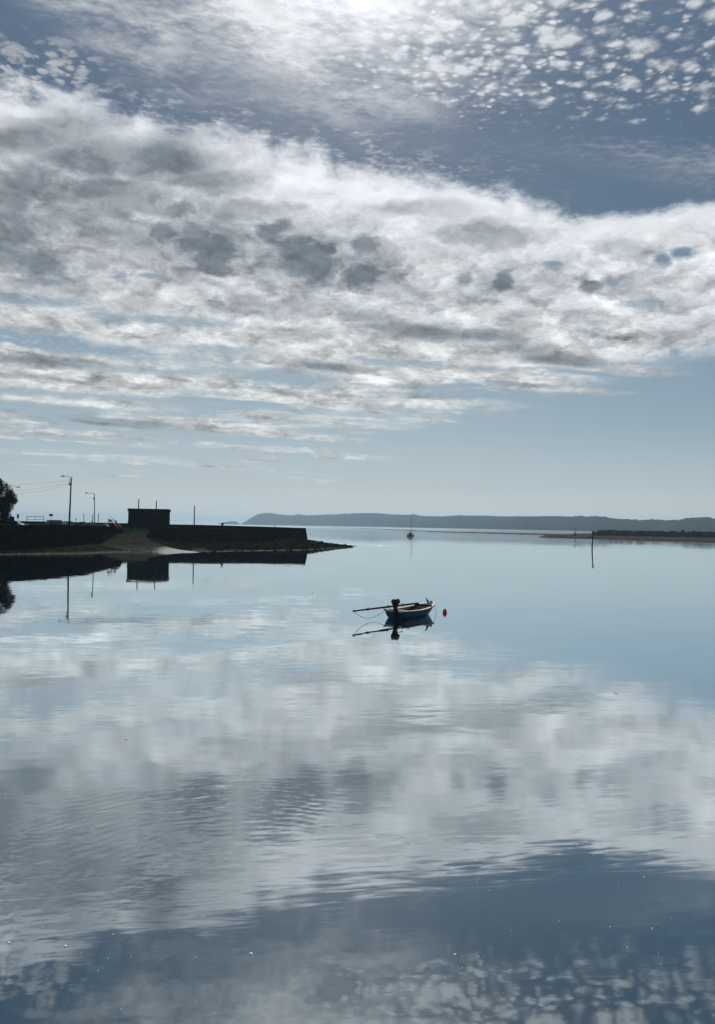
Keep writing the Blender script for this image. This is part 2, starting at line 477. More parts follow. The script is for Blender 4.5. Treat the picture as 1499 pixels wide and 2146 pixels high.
def water_material():
    m, n = material('sea_water')
    pos = n.node('ShaderNodeNewGeometry').outputs['Position']
    x, y, z = n.xyz(pos)
    dist = n.vm('LENGTH', n.vec(x, y, 0.0))

    def slope(sx, sy, rot, detail, rough, seed, dist_=0.0):
        c, s = math.cos(rot), math.sin(rot)
        u = n.add(n.mul(x, c), n.mul(y, s))
        v = n.add(n.mul(x, -s), n.mul(y, c))
        col = n.noise(n.vec(n.mul(u, sx), n.mul(v, sy), seed), 1.0, detail, rough, dist=dist_, color=True)
        return n.vm('SUBTRACT', col, (0.5, 0.5, 0.5))
    # slow undulation, ripples in patches, fine crinkle
    swell = slope(0.16, 0.30, 0.10, 2, 0.5, 1.0)
    mid = slope(0.55, 1.5, -0.06, 3, 0.5, 4.0, 0.4)
    rip = slope(1.0, 6.0, 0.16, 3, 0.55, 8.0, 0.8)
    rip2 = slope(3.0, 6.5, 0.45, 2, 0.5, 12.0, 1.0)
    fine = slope(7.0, 14.0, 0.0, 2, 0.5, 20.0)
    patch = n.noise(n.vec(n.mul(x, 0.055), n.mul(y, 0.13), 3.0), 1.0, 4, 0.55, dist=0.6)
    patch = n.ss(patch, 0.42, 0.66)
    # a breath of wind crosses the near water on the left
    gust_c = n.vec(n.mul(n.sub(x, -3.4), 0.27), n.mul(n.sub(n.add(y, n.mul(x, -0.55)), 16.0), 0.30), 0.0)
    gust = n.mul(n.ss(n.vm('LENGTH', gust_c), 1.25, 0.3), n.ss(n.noise(n.vec(n.mul(x, 0.5), n.mul(y, 0.5), 1.5), 1.0, 3, 0.5), 0.30, 0.55))
    zone = n.mul(n.ss(dist, 9.5, 12.5), n.ss(dist, 46.0, 24.0))
    calm = n.ss(dist, 40.0, 90.0, 1.0, 0.45)
    a_rip = n.add(n.mul(patch, zone, 0.050), n.mul(gust, 0.055), n.mul(zone, 0.012), n.mul(patch, 0.004))
    tot = n.vm('SCALE', swell, scale=n.mul(calm, 0.014))
    tot = n.vm('ADD', tot, n.vm('SCALE', mid, scale=n.mul(calm, 0.020)))
    tot = n.vm('ADD', tot, n.vm('SCALE', rip, scale=a_rip))
    tot = n.vm('ADD', tot, n.vm('SCALE', rip2, scale=n.add(n.mul(gust, 0.06), n.mul(patch, 0.003))))
    tot = n.vm('ADD', tot, n.vm('SCALE', fine, scale=0.003))
    # rings spreading from something that moved on the near water, lower left
    rx, ry = n.sub(x, -1.7), n.sub(y, 11.0)
    rr = n.vm('LENGTH', n.vec(rx, ry, 0.0))
    wob = n.noise(n.vec(n.mul(x, 0.8), n.mul(y, 0.8), 6.0), 1.0, 3, 0.55)
    ring = n.m('SINE', n.add(n.mul(rr, 27.0), n.mul(wob, 16.0)))
    ring = n.mul(ring, n.ss(rr, 2.2, 3.2), n.ss(rr, 7.2, 4.8), n.ss(n.sub(n.mul(ry, 0.5), n.mul(rx, 0.85)), 0.2, 2.2), n.ss(wob, 0.30, 0.52), 0.011)
    inv = n.m('DIVIDE', ring, n.m('MAXIMUM', rr, 0.1))
    tot = n.vm('ADD', tot, n.vec(n.mul(rx, inv), n.mul(ry, inv), 0.0))
    tx, ty, tz = n.xyz(tot)
    nrm = n.vm('NORMALIZE', n.vec(n.mul(tx, 0.6), ty, 1.0))
    lw = n.node('ShaderNodeLayerWeight')
    n.put(lw.inputs['Normal'], nrm)
    face = lw.outputs['Facing']                       # 1 - cos
    f = n.m('MINIMUM', n.add(0.015, n.mul(n.m('POWER', face, 1.75), 1.32)), 0.97)
    # wind-roughened shallows off the point
    u_ = n.vec(n.mul(n.sub(x, -1.0), 0.030), n.mul(n.sub(y, 232.0), 0.036), 0.0)
    chop = n.mul(n.ss(n.vm('LENGTH', u_), 1.0, 0.2), n.ss(n.noise(n.vec(n.mul(x, 0.5), n.mul(y, 0.16), 0.0), 1.0, 6, 0.75), 0.48, 0.66))
    g = n.node('ShaderNodeBsdfGlossy')
    g.inputs['Color'].default_value = (0.92, 0.975, 0.99, 1)
    n.put(g.inputs['Roughness'], n.add(0.02, n.mul(zone, 0.045), n.mul(chop, 0.30), n.mul(n.ss(dist, 190.0, 500.0), 0.055), n.mul(n.ss(dist, 500.0, 2500.0), 0.03)))
    n.put(g.inputs['Normal'], nrm)
    df = n.node('ShaderNodeBsdfDiffuse')
    df.inputs['Color'].default_value = (0.006, 0.034, 0.045, 1)
    mx = n.node('ShaderNodeMixShader')
    n.put(mx.inputs[0], f)
    n.t.links.new(df.outputs[0], mx.inputs[1])
    n.t.links.new(g.outputs[0], mx.inputs[2])
    finish(n, mx.outputs[0])
    return m


def link(name, me, mat=None, parent=None, loc=None, rotz=None):
    if mat is not None:
        me.materials.append(mat)
    o = bpy.data.objects.new(name, me)
    COL.objects.link(o)
    if parent is not None:
        o.parent = parent
    if loc is not None:
        o.location = loc
    if rotz is not None:
        o.rotation_euler = (0, 0, rotz)
    return o


def props(o, label=None, cat=None, group=None, kind=None):
    if label:
        o['label'] = label
    if cat:
        o['category'] = cat
    if group:
        o['group'] = group
    if kind:
        o['kind'] = kind
    return o


def mesh_data(name, verts, faces, smooth=False):
    me = bpy.data.meshes.new(name)
    me.from_pydata([tuple(v) for v in verts], [], [tuple(f) for f in faces])
    me.validate()
    me.update()
    if smooth:
        me.polygons.foreach_set('use_smooth', [True] * len(me.polygons))
    return me


# ------------------------------------------------------------------ the sea
sv_ = [(-9000, -300, 0), (9000, -300, 0), (9000, 14000, 0), (-9000, 14000, 0)]
sea = props(link('sea_water', mesh_data('sea_water', sv_, [(0, 1, 2, 3)]), water_material()), kind='structure',
            label='calm grey blue estuary water mirroring the cloudy sky')


# ------------------------------------------------------------------ shape helper
class MB:
    """Collects shapes into one mesh."""
    def __init__(self):
        self.v, self.f = [], []

    def raw(self, v, f):
        b = len(self.v)
        self.v += [Vector(p) for p in v]
        self.f += [tuple(b + i for i in q) for q in f]
        return self

    def box(self, c, s, rz=0.0, taper=1.0):
        x, y, z = s[0] / 2, s[1] / 2, s[2] / 2
        co, si = math.cos(rz), math.sin(rz)
        pts = []
        for zz, k in ((-z, 1.0), (z, taper)):
            for xx, yy in ((-x, -y), (x, -y), (x, y), (-x, y)):
                xx, yy = xx * k, yy * k
                pts.append((c[0] + xx * co - yy * si, c[1] + xx * si + yy * co, c[2] + zz))
        return self.raw(pts, [(3, 2, 1, 0), (4, 5, 6, 7), (0, 1, 5, 4), (1, 2, 6, 5), (2, 3, 7, 6), (3, 0, 4, 7)])

    def tube(self, pts, rad, n=8, caps=True):
        pts = [Vector(p) for p in pts]
        rad = rad if isinstance(rad, (list, tuple)) else [rad] * len(pts)
        rings = []
        for i, p in enumerate(pts):
            t = (pts[min(i + 1, len(pts) - 1)] - pts[max(i - 1, 0)]).normalized()
            a = Vector((0, 0, 1)) if abs(t.z) < 0.9 else Vector((1, 0, 0))
            u = t.cross(a).normalized()
            w_ = t.cross(u)
            rings.append([p + (u * math.cos(2 * math.pi * k / n) + w_ * math.sin(2 * math.pi * k / n)) * rad[i] for k in range(n)])
        v = [q for r_ in rings for q in r_]
        f = []
        for i in range(len(pts) - 1):
            for k in range(n):
                f.append((i * n + k, i * n + (k + 1) % n, (i + 1) * n + (k + 1) % n, (i + 1) * n + k))
        if caps:
            f.append(tuple(range(n - 1, -1, -1)))
            f.append(tuple((len(pts) - 1) * n + k for k in range(n)))
        return self.raw(v, f)

    def ball(self, c, r, n=12, m=8, sc=(1, 1, 1), rot=None):
        v, f = [], []
        for i in range(m + 1):
            th = math.pi * i / m
            for k in range(n):
                ph = 2 * math.pi * k / n
                q = Vector((math.sin(th) * math.cos(ph) * sc[0], math.sin(th) * math.sin(ph) * sc[1], math.cos(th) * sc[2])) * r
                if rot is not None:
                    q = rot @ q
                v.append(q + Vector(c))
        for i in range(m):
            for k in range(n):
                f.append((i * n + k, (i + 1) * n + k, (i + 1) * n + (k + 1) % n, i * n + (k + 1) % n))
        return self.raw(v, f)

    def lathe(self, prof, n=16, c=(0, 0, 0)):
        v, f = [], []
        for r_, z in prof:
            for k in range(n):
                v.append((c[0] + r_ * math.cos(2 * math.pi * k / n), c[1] + r_ * math.sin(2 * math.pi * k / n), c[2] + z))
        for i in range(len(prof) - 1):
            for k in range(n):
                f.append((i * n + k, i * n + (k + 1) % n, (i + 1) * n + (k + 1) % n, (i + 1) * n + k))
        return self.raw(v, f)

    def prism(self, poly, y0, y1, axis='y'):
        """Side outline in x-z pushed out from y0 to y1."""
        n = len(poly)
        v = [(x, y0, z) for x, z in poly] + [(x, y1, z) for x, z in poly]
        f = [tuple(range(n)), tuple(range(2 * n - 1, n - 1, -1))]
        for i in range(n):
            f.append((i, n + i, n + (i + 1) % n, (i + 1) % n))
        return self.raw(v, f)

    def grid(self, rows):
        n = len(rows[0])
        v = [p for r_ in rows for p in r_]
        f = []
        for i in range(len(rows) - 1):
            for k in range(n - 1):
                f.append((i * n + k, i * n + k + 1, (i + 1) * n + k + 1, (i + 1) * n + k))
        return self.raw(v, f)

    def build(self, name, mat, parent=None, smooth=False, bevel=0.0, loc=None, rotz=None):
        me = mesh_data(name, self.v, self.f, smooth)
        bm = bmesh.new()
        bm.from_mesh(me)
        bmesh.ops.remove_doubles(bm, verts=bm.verts, dist=1e-5)
        bmesh.ops.recalc_face_normals(bm, faces=bm.faces)
        bm.to_mesh(me)
        bm.free()
        if smooth:
            me.polygons.foreach_set('use_smooth', [True] * len(me.polygons))
        o = link(name, me, mat, parent, loc, rotz)
        if bevel:
            b = o.modifiers.new('bevel', 'BEVEL')
            b.width, b.segments, b.limit_method = bevel, 2, 'ANGLE'
        return o


def thing(name, label, cat, loc=(0, 0, 0), rotz=0.0, group=None):
    o = bpy.data.objects.new(name, None)
    COL.objects.link(o)
    o.location, o.rotation_euler = loc, (0, 0, rotz)
    return props(o, label, cat, group)


def copy_thing(o, parent=None):
    c = o.copy()
    COL.objects.link(c)
    c.parent = parent
    for ch in list(o.children):
        copy_thing(ch, c)
    return c


def mat(name, color, rough=0.7, var=0.25, scale=3.0, bump=0.0, bscale=8.0, metal=0.0, spec=0.5, color2=None):
    """A coloured surface with grain and wear of its own."""
    if name in MATS:
        return MATS[name]
    m, n = material(name)
    pos = n.node('ShaderNodeTexCoord').outputs['Object']
    a = n.noise(pos, scale, 6, 0.6)
    b = n.noise(pos, scale * 6.0, 4, 0.6)
    c2 = color2 or tuple(c * (1 - var) for c in color)
    c1 = tuple(min(1.0, c * (1 + var * 0.5)) for c in color)
    col = n.mix(n.ss(n.add(n.mul(a, 0.7), n.mul(b, 0.3)), 0.36, 0.64), c2, c1)
    nm = n.bump(n.noise(pos, bscale, 6, 0.65), 0.7, bump) if bump else None
    finish(n, principled(n, col, n.add(rough, n.mul(n.sub(b, 0.5), 0.2)), metal, nm, spec))
    MATS[name] = m
    return m


def fbm(x, y, z=0.0, o=4):
    return mnoise.fractal(Vector((x, y, z)), 1.0, 2.0, o)


def interp(x, tab):
    xs = [t[0] for t in tab]
    ys = [t[1] for t in tab]
    return float(np.interp(x, xs, ys))


# ------------------------------------------------------------------ far hills across the bay
def hill_material():
    m, n = material('hill_heath')
    pos = n.node('ShaderNodeNewGeometry').outputs['Position']
    a = n.noise(n.vm('MULTIPLY', pos, (0.004, 0.002, 0.02)), 1.0, 6, 0.6)
    v = n.voronoi(n.vm('MULTIPLY', pos, (0.006, 0.0025, 0.012)), 1.0, out='Color')
    vx_, _, _ = n.xyz(v)
    col = n.mix(n.ss(a, 0.4, 0.6), (0.010, 0.016, 0.011), (0.022, 0.028, 0.016))
    col = n.mix(n.ss(vx_, 0.70, 0.9, 0.0, 0.5), col, (0.04, 0.042, 0.028))
    finish(n, principled(n, col, 0.95, spec=0.1))
    return m


SKYLINE = [(500, 1097.6), (505, 1097.2), (510, 1095.5), (516, 1091.5), (523, 1087), (530, 1082.5), (538, 1078.5), (546, 1076), (555, 1074.8), (566, 1074.8),
           (578, 1077), (595, 1079), (612, 1079.8), (626, 1079.2), (640, 1080), (670, 1079.2), (700, 1077.8), (735, 1076), (765, 1075), (782, 1075.4),
           (815, 1077.4), (850, 1078.9), (858, 1078.4), (865, 1077.3), (872, 1078.8), (880, 1080.6), (895, 1081.8), (915, 1081.6), (935, 1082), (960, 1080.2),
           (1000, 1080.6), (1050, 1082), (1110, 1082), (1162, 1081.4), (1209, 1083), (1235, 1081.8), (1250, 1081.4), (1271, 1083.4), (1292, 1086.8),
           (1330, 1089.2), (1356, 1089.2), (1400, 1089.8), (1421, 1090), (1432, 1087), (1458, 1084.6), (1480, 1086), (1499, 1085.4), (1600, 1084), (1800, 1090), (2100, 1096), (2500, 1100)]
SHORE_D = [(500, 6200), (700, 5400), (900, 4200), (1110, 3100), (1300, 2700), (1500, 2500), (2500, 2200)]


def hill_rows(px0, px1, step, sky_tab, shore_tab, depth, rough=1.0):
    rows, px = [], px0
    cols = []
    while px <= px1:
        Ds = interp(px, shore_tab)
        Dr = Ds * (1 + depth)
        py = interp(px, sky_tab)
        zr = max(P(px, py, Dr).z, 2.0)
        wood = np.clip((px - 1180) / 180, 0, 1)
        nz = fbm(px * 0.11, 3.1, o=5) * (0.8 + 1.8 * wood) * rough
        zr += nz * Dr / F_PX
        col = []
        for f, h in ((-0.02, -2), (0.0, 0.02), (0.04, 0.16), (0.12, 0.36), (0.25, 0.55), (0.42, 0.72), (0.62, 0.87), (0.82, 0.96), (1.0, 1.0), (1.3, 0.93), (1.8, 0.6), (2.4, -0.02)):
            D = Ds + (Dr - Ds) * f
            p = P(px, 1100, D)
            z = h * zr if h > -1 else -3
            if 0.02 < f < 0.95:
                z *= 1 + 0.16 * fbm(px * 0.02, f * 5, 7.0)
            col.append((p.x, D, z))
        cols.append(col)
        px += step
    return cols


m_hill = hill_material()
props(MB().grid(hill_rows(501, 2500, 2.0, SKYLINE, SHORE_D, 0.16)).build('far_hills', m_hill, smooth=True), kind='structure',
      label='long low blue headland across the bay, fading in haze')
ISLET = [(456, 1097.4), (462, 1096.4), (468, 1094.8), (474, 1094.2), (480, 1092.9), (487, 1092.4), (493, 1092.8), (498, 1095.2), (502, 1097.4)]
props(MB().grid(hill_rows(457, 501, 1.5, ISLET, [(0, 6600), (2000, 6600)], 0.03, 0.6)).build('islet_hill', m_hill, smooth=True), kind='structure',
      label='small rocky islet off the tip of the headland')


# ------------------------------------------------------------------ sand spit and bars
def sand_material():
    m, n = material('wet_sand')
    pos = n.node('ShaderNodeNewGeometry').outputs['Position']
    x, y, z = n.xyz(pos)
    a = n.noise(n.vm('MULTIPLY', pos, (0.05, 0.02, 0.0)), 1.0, 6, 0.6)
    b = n.noise(n.vm('MULTIPLY', pos, (0.5, 0.16, 0.0)), 1.0, 5, 0.65)
    h = n.add(z, n.mul(n.sub(b, 0.5), 0.5))
    col = n.mix(n.ss(h, 0.1, 0.9), (0.072, 0.052, 0.043), (0.105, 0.088, 0.074))
    col = n.mix(n.mul(n.ss(a, 0.50, 0.62), 0.65), col, (0.026, 0.030, 0.020))
    bp = n.bump(b, 0.4, 0.25)
    finish(n, wetted(n, principled(n, col, normal=bp, spec=0.0), principled(n, col, 0.5, normal=bp, spec=0.4), n.ss(h, 0.35, -0.05, 0.0, 0.3)))
    return m


m_sand = sand_material()
SPIT_N = [(1128, 496), (1136, 490), (1160, 470), (1200, 448), (1260, 424), (1350, 389), (1420, 377), (1499, 365), (1700, 345), (2200, 310)]
SPIT_F = [(1128, 500), (1140, 530), (1165, 570), (1185, 660), (1210, 900), (1260, 1150), (1350, 1200), (1600, 1200), (2200, 1000)]
cols = []
px = 1128.0
while px <= 2200:
    n_, f_ = interp(px, SPIT_N) + 6 * fbm(px * 0.03, 1), interp(px, SPIT_F) + 10 * fbm(px * 0.02, 5)
    wid = max(f_ - n_, 2)
    top = min(1.35, 0.02 * wid + 0.1)
    col = []
    for f in (-0.04, 0.0, 0.02, 0.05, 0.09, 0.14, 0.2, 0.27, 0.35, 0.45, 0.58, 0.72, 0.86, 0.95, 1.0, 1.03):
        D = n_ + wid * f
        z = top * min(1, max(0, math.sin(min(1, f * 2.6) * math.pi / 2))) if 0 < f else -0.4
        if f > 0.8:
            z = top * max(-0.3, (1 - f) / 0.2)
        if 0 < f < 1:
            z += 0.16 * fbm(px * 0.05, D * 0.03, 2.0) * min(1, f * 9) * top
        col.append((G(px, D).x, D, z))
    cols.append(col)
    px += 4 if px < 1520 else 20
props(MB().grid(cols).build('sand_spit', m_sand, smooth=True), kind='structure', label='low brown sand spit reaching into the estuary')
BARS = [[(640, 2700, 2900), (700, 1900, 2150), (788, 1340, 1560), (850, 1040, 1240), (900, 880, 1060), (960, 790, 980), (1040, 730, 960), (1100, 690, 940), (1150, 640, 900), (1220, 640, 900)],
        [(560, 4300, 4500), (640, 3500, 3700), (720, 2700, 2800)]]
for k, tab in enumerate(BARS):
    cols = []
    for px in np.arange(tab[0][0], tab[-1][0] + 1, 6.0):
        a_, b_ = interp(px, [(t[0], t[1]) for t in tab]), interp(px, [(t[0], t[2]) for t in tab])
        e = min(1, (px - tab[0][0]) / 60)
        wob = (b_ - a_) * 0.22
        a_ += wob * fbm(px * 0.05, k)
        cols.append([(G(px, a_ + (b_ - a_) * f).x, a_ + (b_ - a_) * f, h * (0.28 + 0.14 * fbm(px * 0.08, k + 3)) * e - 0.02) for f, h in
                     ((-0.1, -0.6), (0.0, 0.1), (0.2, 0.8), (0.5, 1.0), (0.8, 0.8), (1.0, -0.4))])
    props(MB().grid(cols).build('sand_bar', m_sand, smooth=True), kind='structure', label='thin reddish sand bar showing above the tide')

# bushes on the spit: one dense thicket
m_bush = mat('thicket_leaf', (0.014, 0.022, 0.012), 0.85, 0.5, 0.5, spec=0.15)
rng = random.Random(3)
tb = MB()
for i in range(420):
    px = rng.uniform(1247, 1900) if i > 240 else rng.uniform(1247, 1520)
    D = interp(px, [(1247, 600), (1300, 575), (1500, 560), (1900, 520)]) + rng.uniform(0, 120)
    h = rng.uniform(2.4, 4.3) * min(1, 0.45 + (px - 1247) / 18)
    c = G(px, D, 1.1)
    rr = rng.uniform(1.8, 3.6)
    b = len(tb.v)
    tb.ball((0, 0, 0), 1.0, 9, 6)
    for q in range(b, len(tb.v)):
        p = tb.v[q]
        k = 1 + 0.55 * fbm(p.x * 1.6 + i, p.y * 1.6, p.z * 1.6)
        tb.v[q] = Vector((c.x + p.x * rr * k, c.y + p.y * rr * k, c.z + max(p.z * k, -0.3) * h * 0.95))
    for q in range(34):     # sprigs that break the outline
        a = rng.uniform(0, 6.28)
        e = rng.uniform(0.2, 1.4)
        p = Vector((c.x + rr * math.cos(a) * math.cos(e), c.y + rr * math.sin(a) * math.cos(e), c.z + h * math.sin(e) * 0.98))
        s = rng.uniform(0.15, 0.45)
        d1 = Vector((rng.uniform(-1, 1), rng.uniform(-1, 1), rng.uniform(0, 1.2))) * s
        d2 = Vector((rng.uniform(-1, 1), rng.uniform(-1, 1), rng.uniform(-0.3, 1))) * s
        tb.raw([p, p + d1, p + d2], [(0, 1, 2)])
me = mesh_data('spit_thicket', tb.v, tb.f)
props(link('spit_thicket', me, m_bush), kind='stuff', label='dense dark green bushes along the top of the sand spit')


# ------------------------------------------------------------------ quay ground, shores, slipway
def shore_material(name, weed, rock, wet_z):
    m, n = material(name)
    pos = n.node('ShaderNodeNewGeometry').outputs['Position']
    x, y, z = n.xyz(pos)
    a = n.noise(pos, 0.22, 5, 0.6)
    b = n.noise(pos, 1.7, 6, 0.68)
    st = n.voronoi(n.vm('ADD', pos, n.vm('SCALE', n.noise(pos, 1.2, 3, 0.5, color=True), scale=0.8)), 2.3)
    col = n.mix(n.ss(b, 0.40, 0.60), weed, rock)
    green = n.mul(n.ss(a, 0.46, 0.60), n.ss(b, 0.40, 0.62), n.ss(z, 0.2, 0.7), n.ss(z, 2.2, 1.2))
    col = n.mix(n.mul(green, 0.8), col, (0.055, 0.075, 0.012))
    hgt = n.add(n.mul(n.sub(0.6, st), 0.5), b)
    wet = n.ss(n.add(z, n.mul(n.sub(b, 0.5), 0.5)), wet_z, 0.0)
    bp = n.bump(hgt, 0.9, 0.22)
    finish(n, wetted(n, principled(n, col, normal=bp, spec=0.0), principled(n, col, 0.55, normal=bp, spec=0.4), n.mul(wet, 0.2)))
    return m


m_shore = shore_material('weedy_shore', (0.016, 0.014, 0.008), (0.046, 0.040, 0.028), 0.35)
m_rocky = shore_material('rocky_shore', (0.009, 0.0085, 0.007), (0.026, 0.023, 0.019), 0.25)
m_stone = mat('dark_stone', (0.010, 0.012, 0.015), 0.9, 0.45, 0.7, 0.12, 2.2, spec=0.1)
m_conc = mat('grey_concrete', (0.035, 0.036, 0.035), 0.85, 0.35, 0.8, 0.04, 3.0, spec=0.15)
m_tar = mat('quay_tarmac', (0.05, 0.05, 0.052), 0.9, 0.3, 0.6, 0.02, 10.0, spec=0.2)
m_grass = mat('rough_grass', (0.050, 0.078, 0.020), 0.9, 0.5, 1.5, spec=0.15)

QWALL = [(-500, 112, 0.5, 4.9), (-200, 122, 0.6, 4.9), (0, 131, 0.6, 4.88), (60, 135, 0.75, 4.87), (100, 138, 0.9, 4.86), (140, 144, 1.05, 4.84), (180, 151, 1.25, 4.80), (205, 158, 1.5, 4.76),
         (225, 166, 1.9, 4.70), (240, 173, 2.4, 4.64), (250, 179, 3.0, 4.6), (256, 184, 3.4, 4.58)]


def qwall(px):
    return tuple(interp(px, [(t[0], t[i]) for t in QWALL]) for i in (1, 2, 3))


rows_g = []
for px, D, zb, zt in QWALL + [(262, 190, 3.6, 4.4), (285, 190.5, 3.6, 4.4), (312, 196, 3.6, 4.3), (360, 197, 3.6, 4.3), (440, 199, 3.6, 4.4), (560, 203, 3.6, 4.6), (640, 206, 3.6, 4.75)]:
    D0 = D + 0.4
    zt0 = 4.15 if px < 300 else zt - 0.02
    zb0 = 3.75 if px < 120 else (4.15 if px < 300 else zt0)
    rows_g.append([(G(px, D0).x, D0, zb0), (G(px, D0 + 6).x, D0 + 6, (zb0 + zt0) / 2), (G(px, max(D0 + 7, 212)).x, max(D0 + 7, 212), zt0), (G(px, max(D0 + 8, 216)).x, max(D0 + 8, 216), zt0), (G(px, max(D0 + 8, 216)).x, max(D0 + 8, 216) + 1.0, -1.5)])
props(MB().grid(rows_g).build('quay_ground', m_tar), kind='structure', label='level quay road and car park behind the stone wall')


def slip_z(D):
    return (D - 150.0) * 0.117


def slip_material():
    m, n = material('slipway_concrete')
    pos = n.node('ShaderNodeNewGeometry').outputs['Position']
    x, y, z = n.xyz(pos)
    a = n.noise(n.vm('MULTIPLY', pos, (0.35, 0.5, 0.5)), 1.0, 6, 0.65)
    b = n.noise(pos, 3.0, 5, 0.65)
    col = n.mix(n.ss(a, 0.38, 0.62), (0.036, 0.033, 0.027), (0.066, 0.061, 0.051))
    edge_g = n.mul(n.ss(a, 0.42, 0.56), n.ss(z, 2.3, 1.5), n.ss(z, 0.7, 1.1), n.ss(x, -46.0, -55.0))
    col = n.mix(n.mul(edge_g, 0.8), col, (0.055, 0.072, 0.018))
    wet = n.mul(n.ss(n.add(z, n.mul(n.sub(a, 0.5), 2.2)), 1.15, 0.35), n.ss(n.add(b, n.ss(x, -41.5, -35.0, -0.05, 0.34)), 0.50, 0.60))
    bp = n.bump(b, 0.5, 0.04)
    finish(n, wetted(n, principled(n, col, normal=bp, spec=0.0), principled(n, col, 0.36, normal=bp, spec=0.6), wet))
    return m


SLIP = [(188, 254, 308), (182, 250, 307), (176, 243, 306), (170, 231, 306), (165, 216, 318), (160, 194, 337), (156, 215, 353), (153, 245, 380), (151, 268, 408), (149.5, 283, 425), (147, 290, 438)]
rows_s = []
for D, a_, b_ in SLIP:
    row = []
    for k in range(25):
        px = a_ + (b_ - a_) * k / 24
        row.append((G(px, D).x, D, min(slip_z(D), 3.02) + 0.05 * fbm(px * 0.09, D * 0.2)))
    rows_s.append(row)
props(MB().grid(rows_s).build('slipway', slip_material(), smooth=True), kind='structure', label='worn grey concrete slipway running down into the water')

# weed covered foreshore under the quay wall
rows_f = []
px = -500.0
while px <= 276:
    if px <= 200:
        Dw, zb, _ = qwall(px)
        Dl = interp(px, [(-500, 104), (-200, 116), (0, 126.3), (100, 131.6), (200, 137.0)])
    else:
        f = (px - 200) / 76
        Dw, zb = 158 - 8 * f, 1.0 * (1 - f) + 0.05
        Dl = 137.0 + 9.5 * f
    row = []
    for f in np.linspace(0, 1, 26):
        D = Dw + 0.1 - (Dw - Dl + 4.0) * f
        s = 1 - f * (Dw - Dl + 4.0) / max(Dw - Dl, 1)
        z = zb * (s ** 0.8 if s > 0 else s * 0.6)
        z += 0.20 * fbm(px * 0.10, D * 0.5, 1.0) * min(1, 4 * f) * (1 if s > 0 else 0.4) + 0.05 * fbm(px * 0.5, D * 2.0, 1.0)
        row.append((G(px, D).x, D, z - 0.03))
    rows_f.append(row)
    px += 4
props(MB().grid(rows_f).build('foreshore', m_shore, smooth=True), kind='structure', label='weed covered foreshore under the quay wall')

# stony shore under the pier and its point
rows_p = []
px = 300.0
while px <= 748:
    Dw = interp(px, [(300, 186), (312, 195), (440, 196.5), (640, 200), (745, 211)])
    zb = interp(px, [(300, 2.6), (330, 1.5), (360, 0.9), (420, 0.45), (520, 1.1), (600, 1.5), (645, 1.75), (662, 1.55), (680, 1.05), (700, 0.72), (720, 0.42), (738, 0.05), (748, -0.3)])
    Dl = interp(px, [(300, 172), (340, 161), (358, 155.5), (380, 154), (430, 153.0), (540, 164), (640, 174), (700, 192), (738, 206), (748, 209)])
    row = []
    for f in np.linspace(-0.5, 1, 40):
        if f < 0:
            D = Dw - f * 2 * (8 if px > 640 else 1.0)
            z = zb * (1 + f * 2.4) if px > 640 else zb - 0.2
        else:
            D = Dw - (Dw - Dl + 4.0) * f
            s = 1 - f * (Dw - Dl + 4.0) / max(Dw - Dl, 1)
            z = zb * (s ** 0.9 if s > 0 else s)
            if s <= 0:
                z = s * 0.8
            elif px < 440 and D < 186:
                z = max(z, 0.0) if px > 400 else max(z, min(slip_z(D), zb) * 0.9 - 0.1)
        z += (0.16 * fbm(px * 0.12, D * 0.35, 4.0) + 0.16 * fbm(px * 0.5, D * 1.1, 4.0)) * (1.0 if f > 0.02 else 0.3)
        row.append((G(px, D).x, D, z))
    rows_p.append(row)
    px += 2.5
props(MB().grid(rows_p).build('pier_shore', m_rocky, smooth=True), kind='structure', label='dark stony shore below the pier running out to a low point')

# boulders and cobbles too many to count along that shore
rng = random.Random(11)
ico = bmesh.new()
bmesh.ops.create_icosphere(ico, subdivisions=1, radius=1.0)
ico_v = [v.co.copy() for v in ico.verts]
ico_f = [tuple(v.index for v in f.verts) for f in ico.faces]
ico.free()
rb = MB()
for i in range(2600):
    px = rng.uniform(345, 738)
    Dw = interp(px, [(300, 186), (312, 195), (440, 196.5), (640, 200), (745, 211)])
    Dl = interp(px, [(340, 161), (358, 155.5), (380, 154), (430, 153.0), (540, 164), (640, 174), (700, 192), (738, 206)])
    zb = interp(px, [(330, 1.5), (360, 0.9), (420, 0.45), (520, 1.1), (600, 1.5), (645, 1.75), (662, 1.55), (680, 1.05), (700, 0.72), (720, 0.42), (738, 0.05)])
    t = rng.random() ** 1.2
    if px < 438 and t > 0.25:
        t *= 0.3
    D = Dl + (Dw - Dl) * (1 - t) if px > 438 else Dw - (Dw - Dl) * t
    s = (D - Dl) / max(Dw - Dl, 1)
    c = G(px, D, zb * s ** 0.9 - 0.02)
    r_ = rng.choice((0.12, 0.16, 0.2, 0.28, 0.4)) * rng.uniform(0.7, 1.3)
    sc = Vector((rng.uniform(0.8, 1.5), rng.uniform(0.8, 1.4), rng.uniform(0.5, 0.9))) * r_
    a = rng.uniform(0, 6.28)
    rot = Matrix.Rotation(a, 3, 'Z') @ Matrix.Rotation(rng.uniform(-0.5, 0.5), 3, 'X')
    rb.raw([c + rot @ Vector((v.x * sc.x * rng.uniform(0.8, 1.2), v.y * sc.y, v.z * sc.z)) for v in ico_v], ico_f)
props(link('shore_cobbles', mesh_data('shore_cobbles', rb.v, rb.f), m_rocky), kind='stuff', label='loose dark cobbles scattered along the shore below the pier')


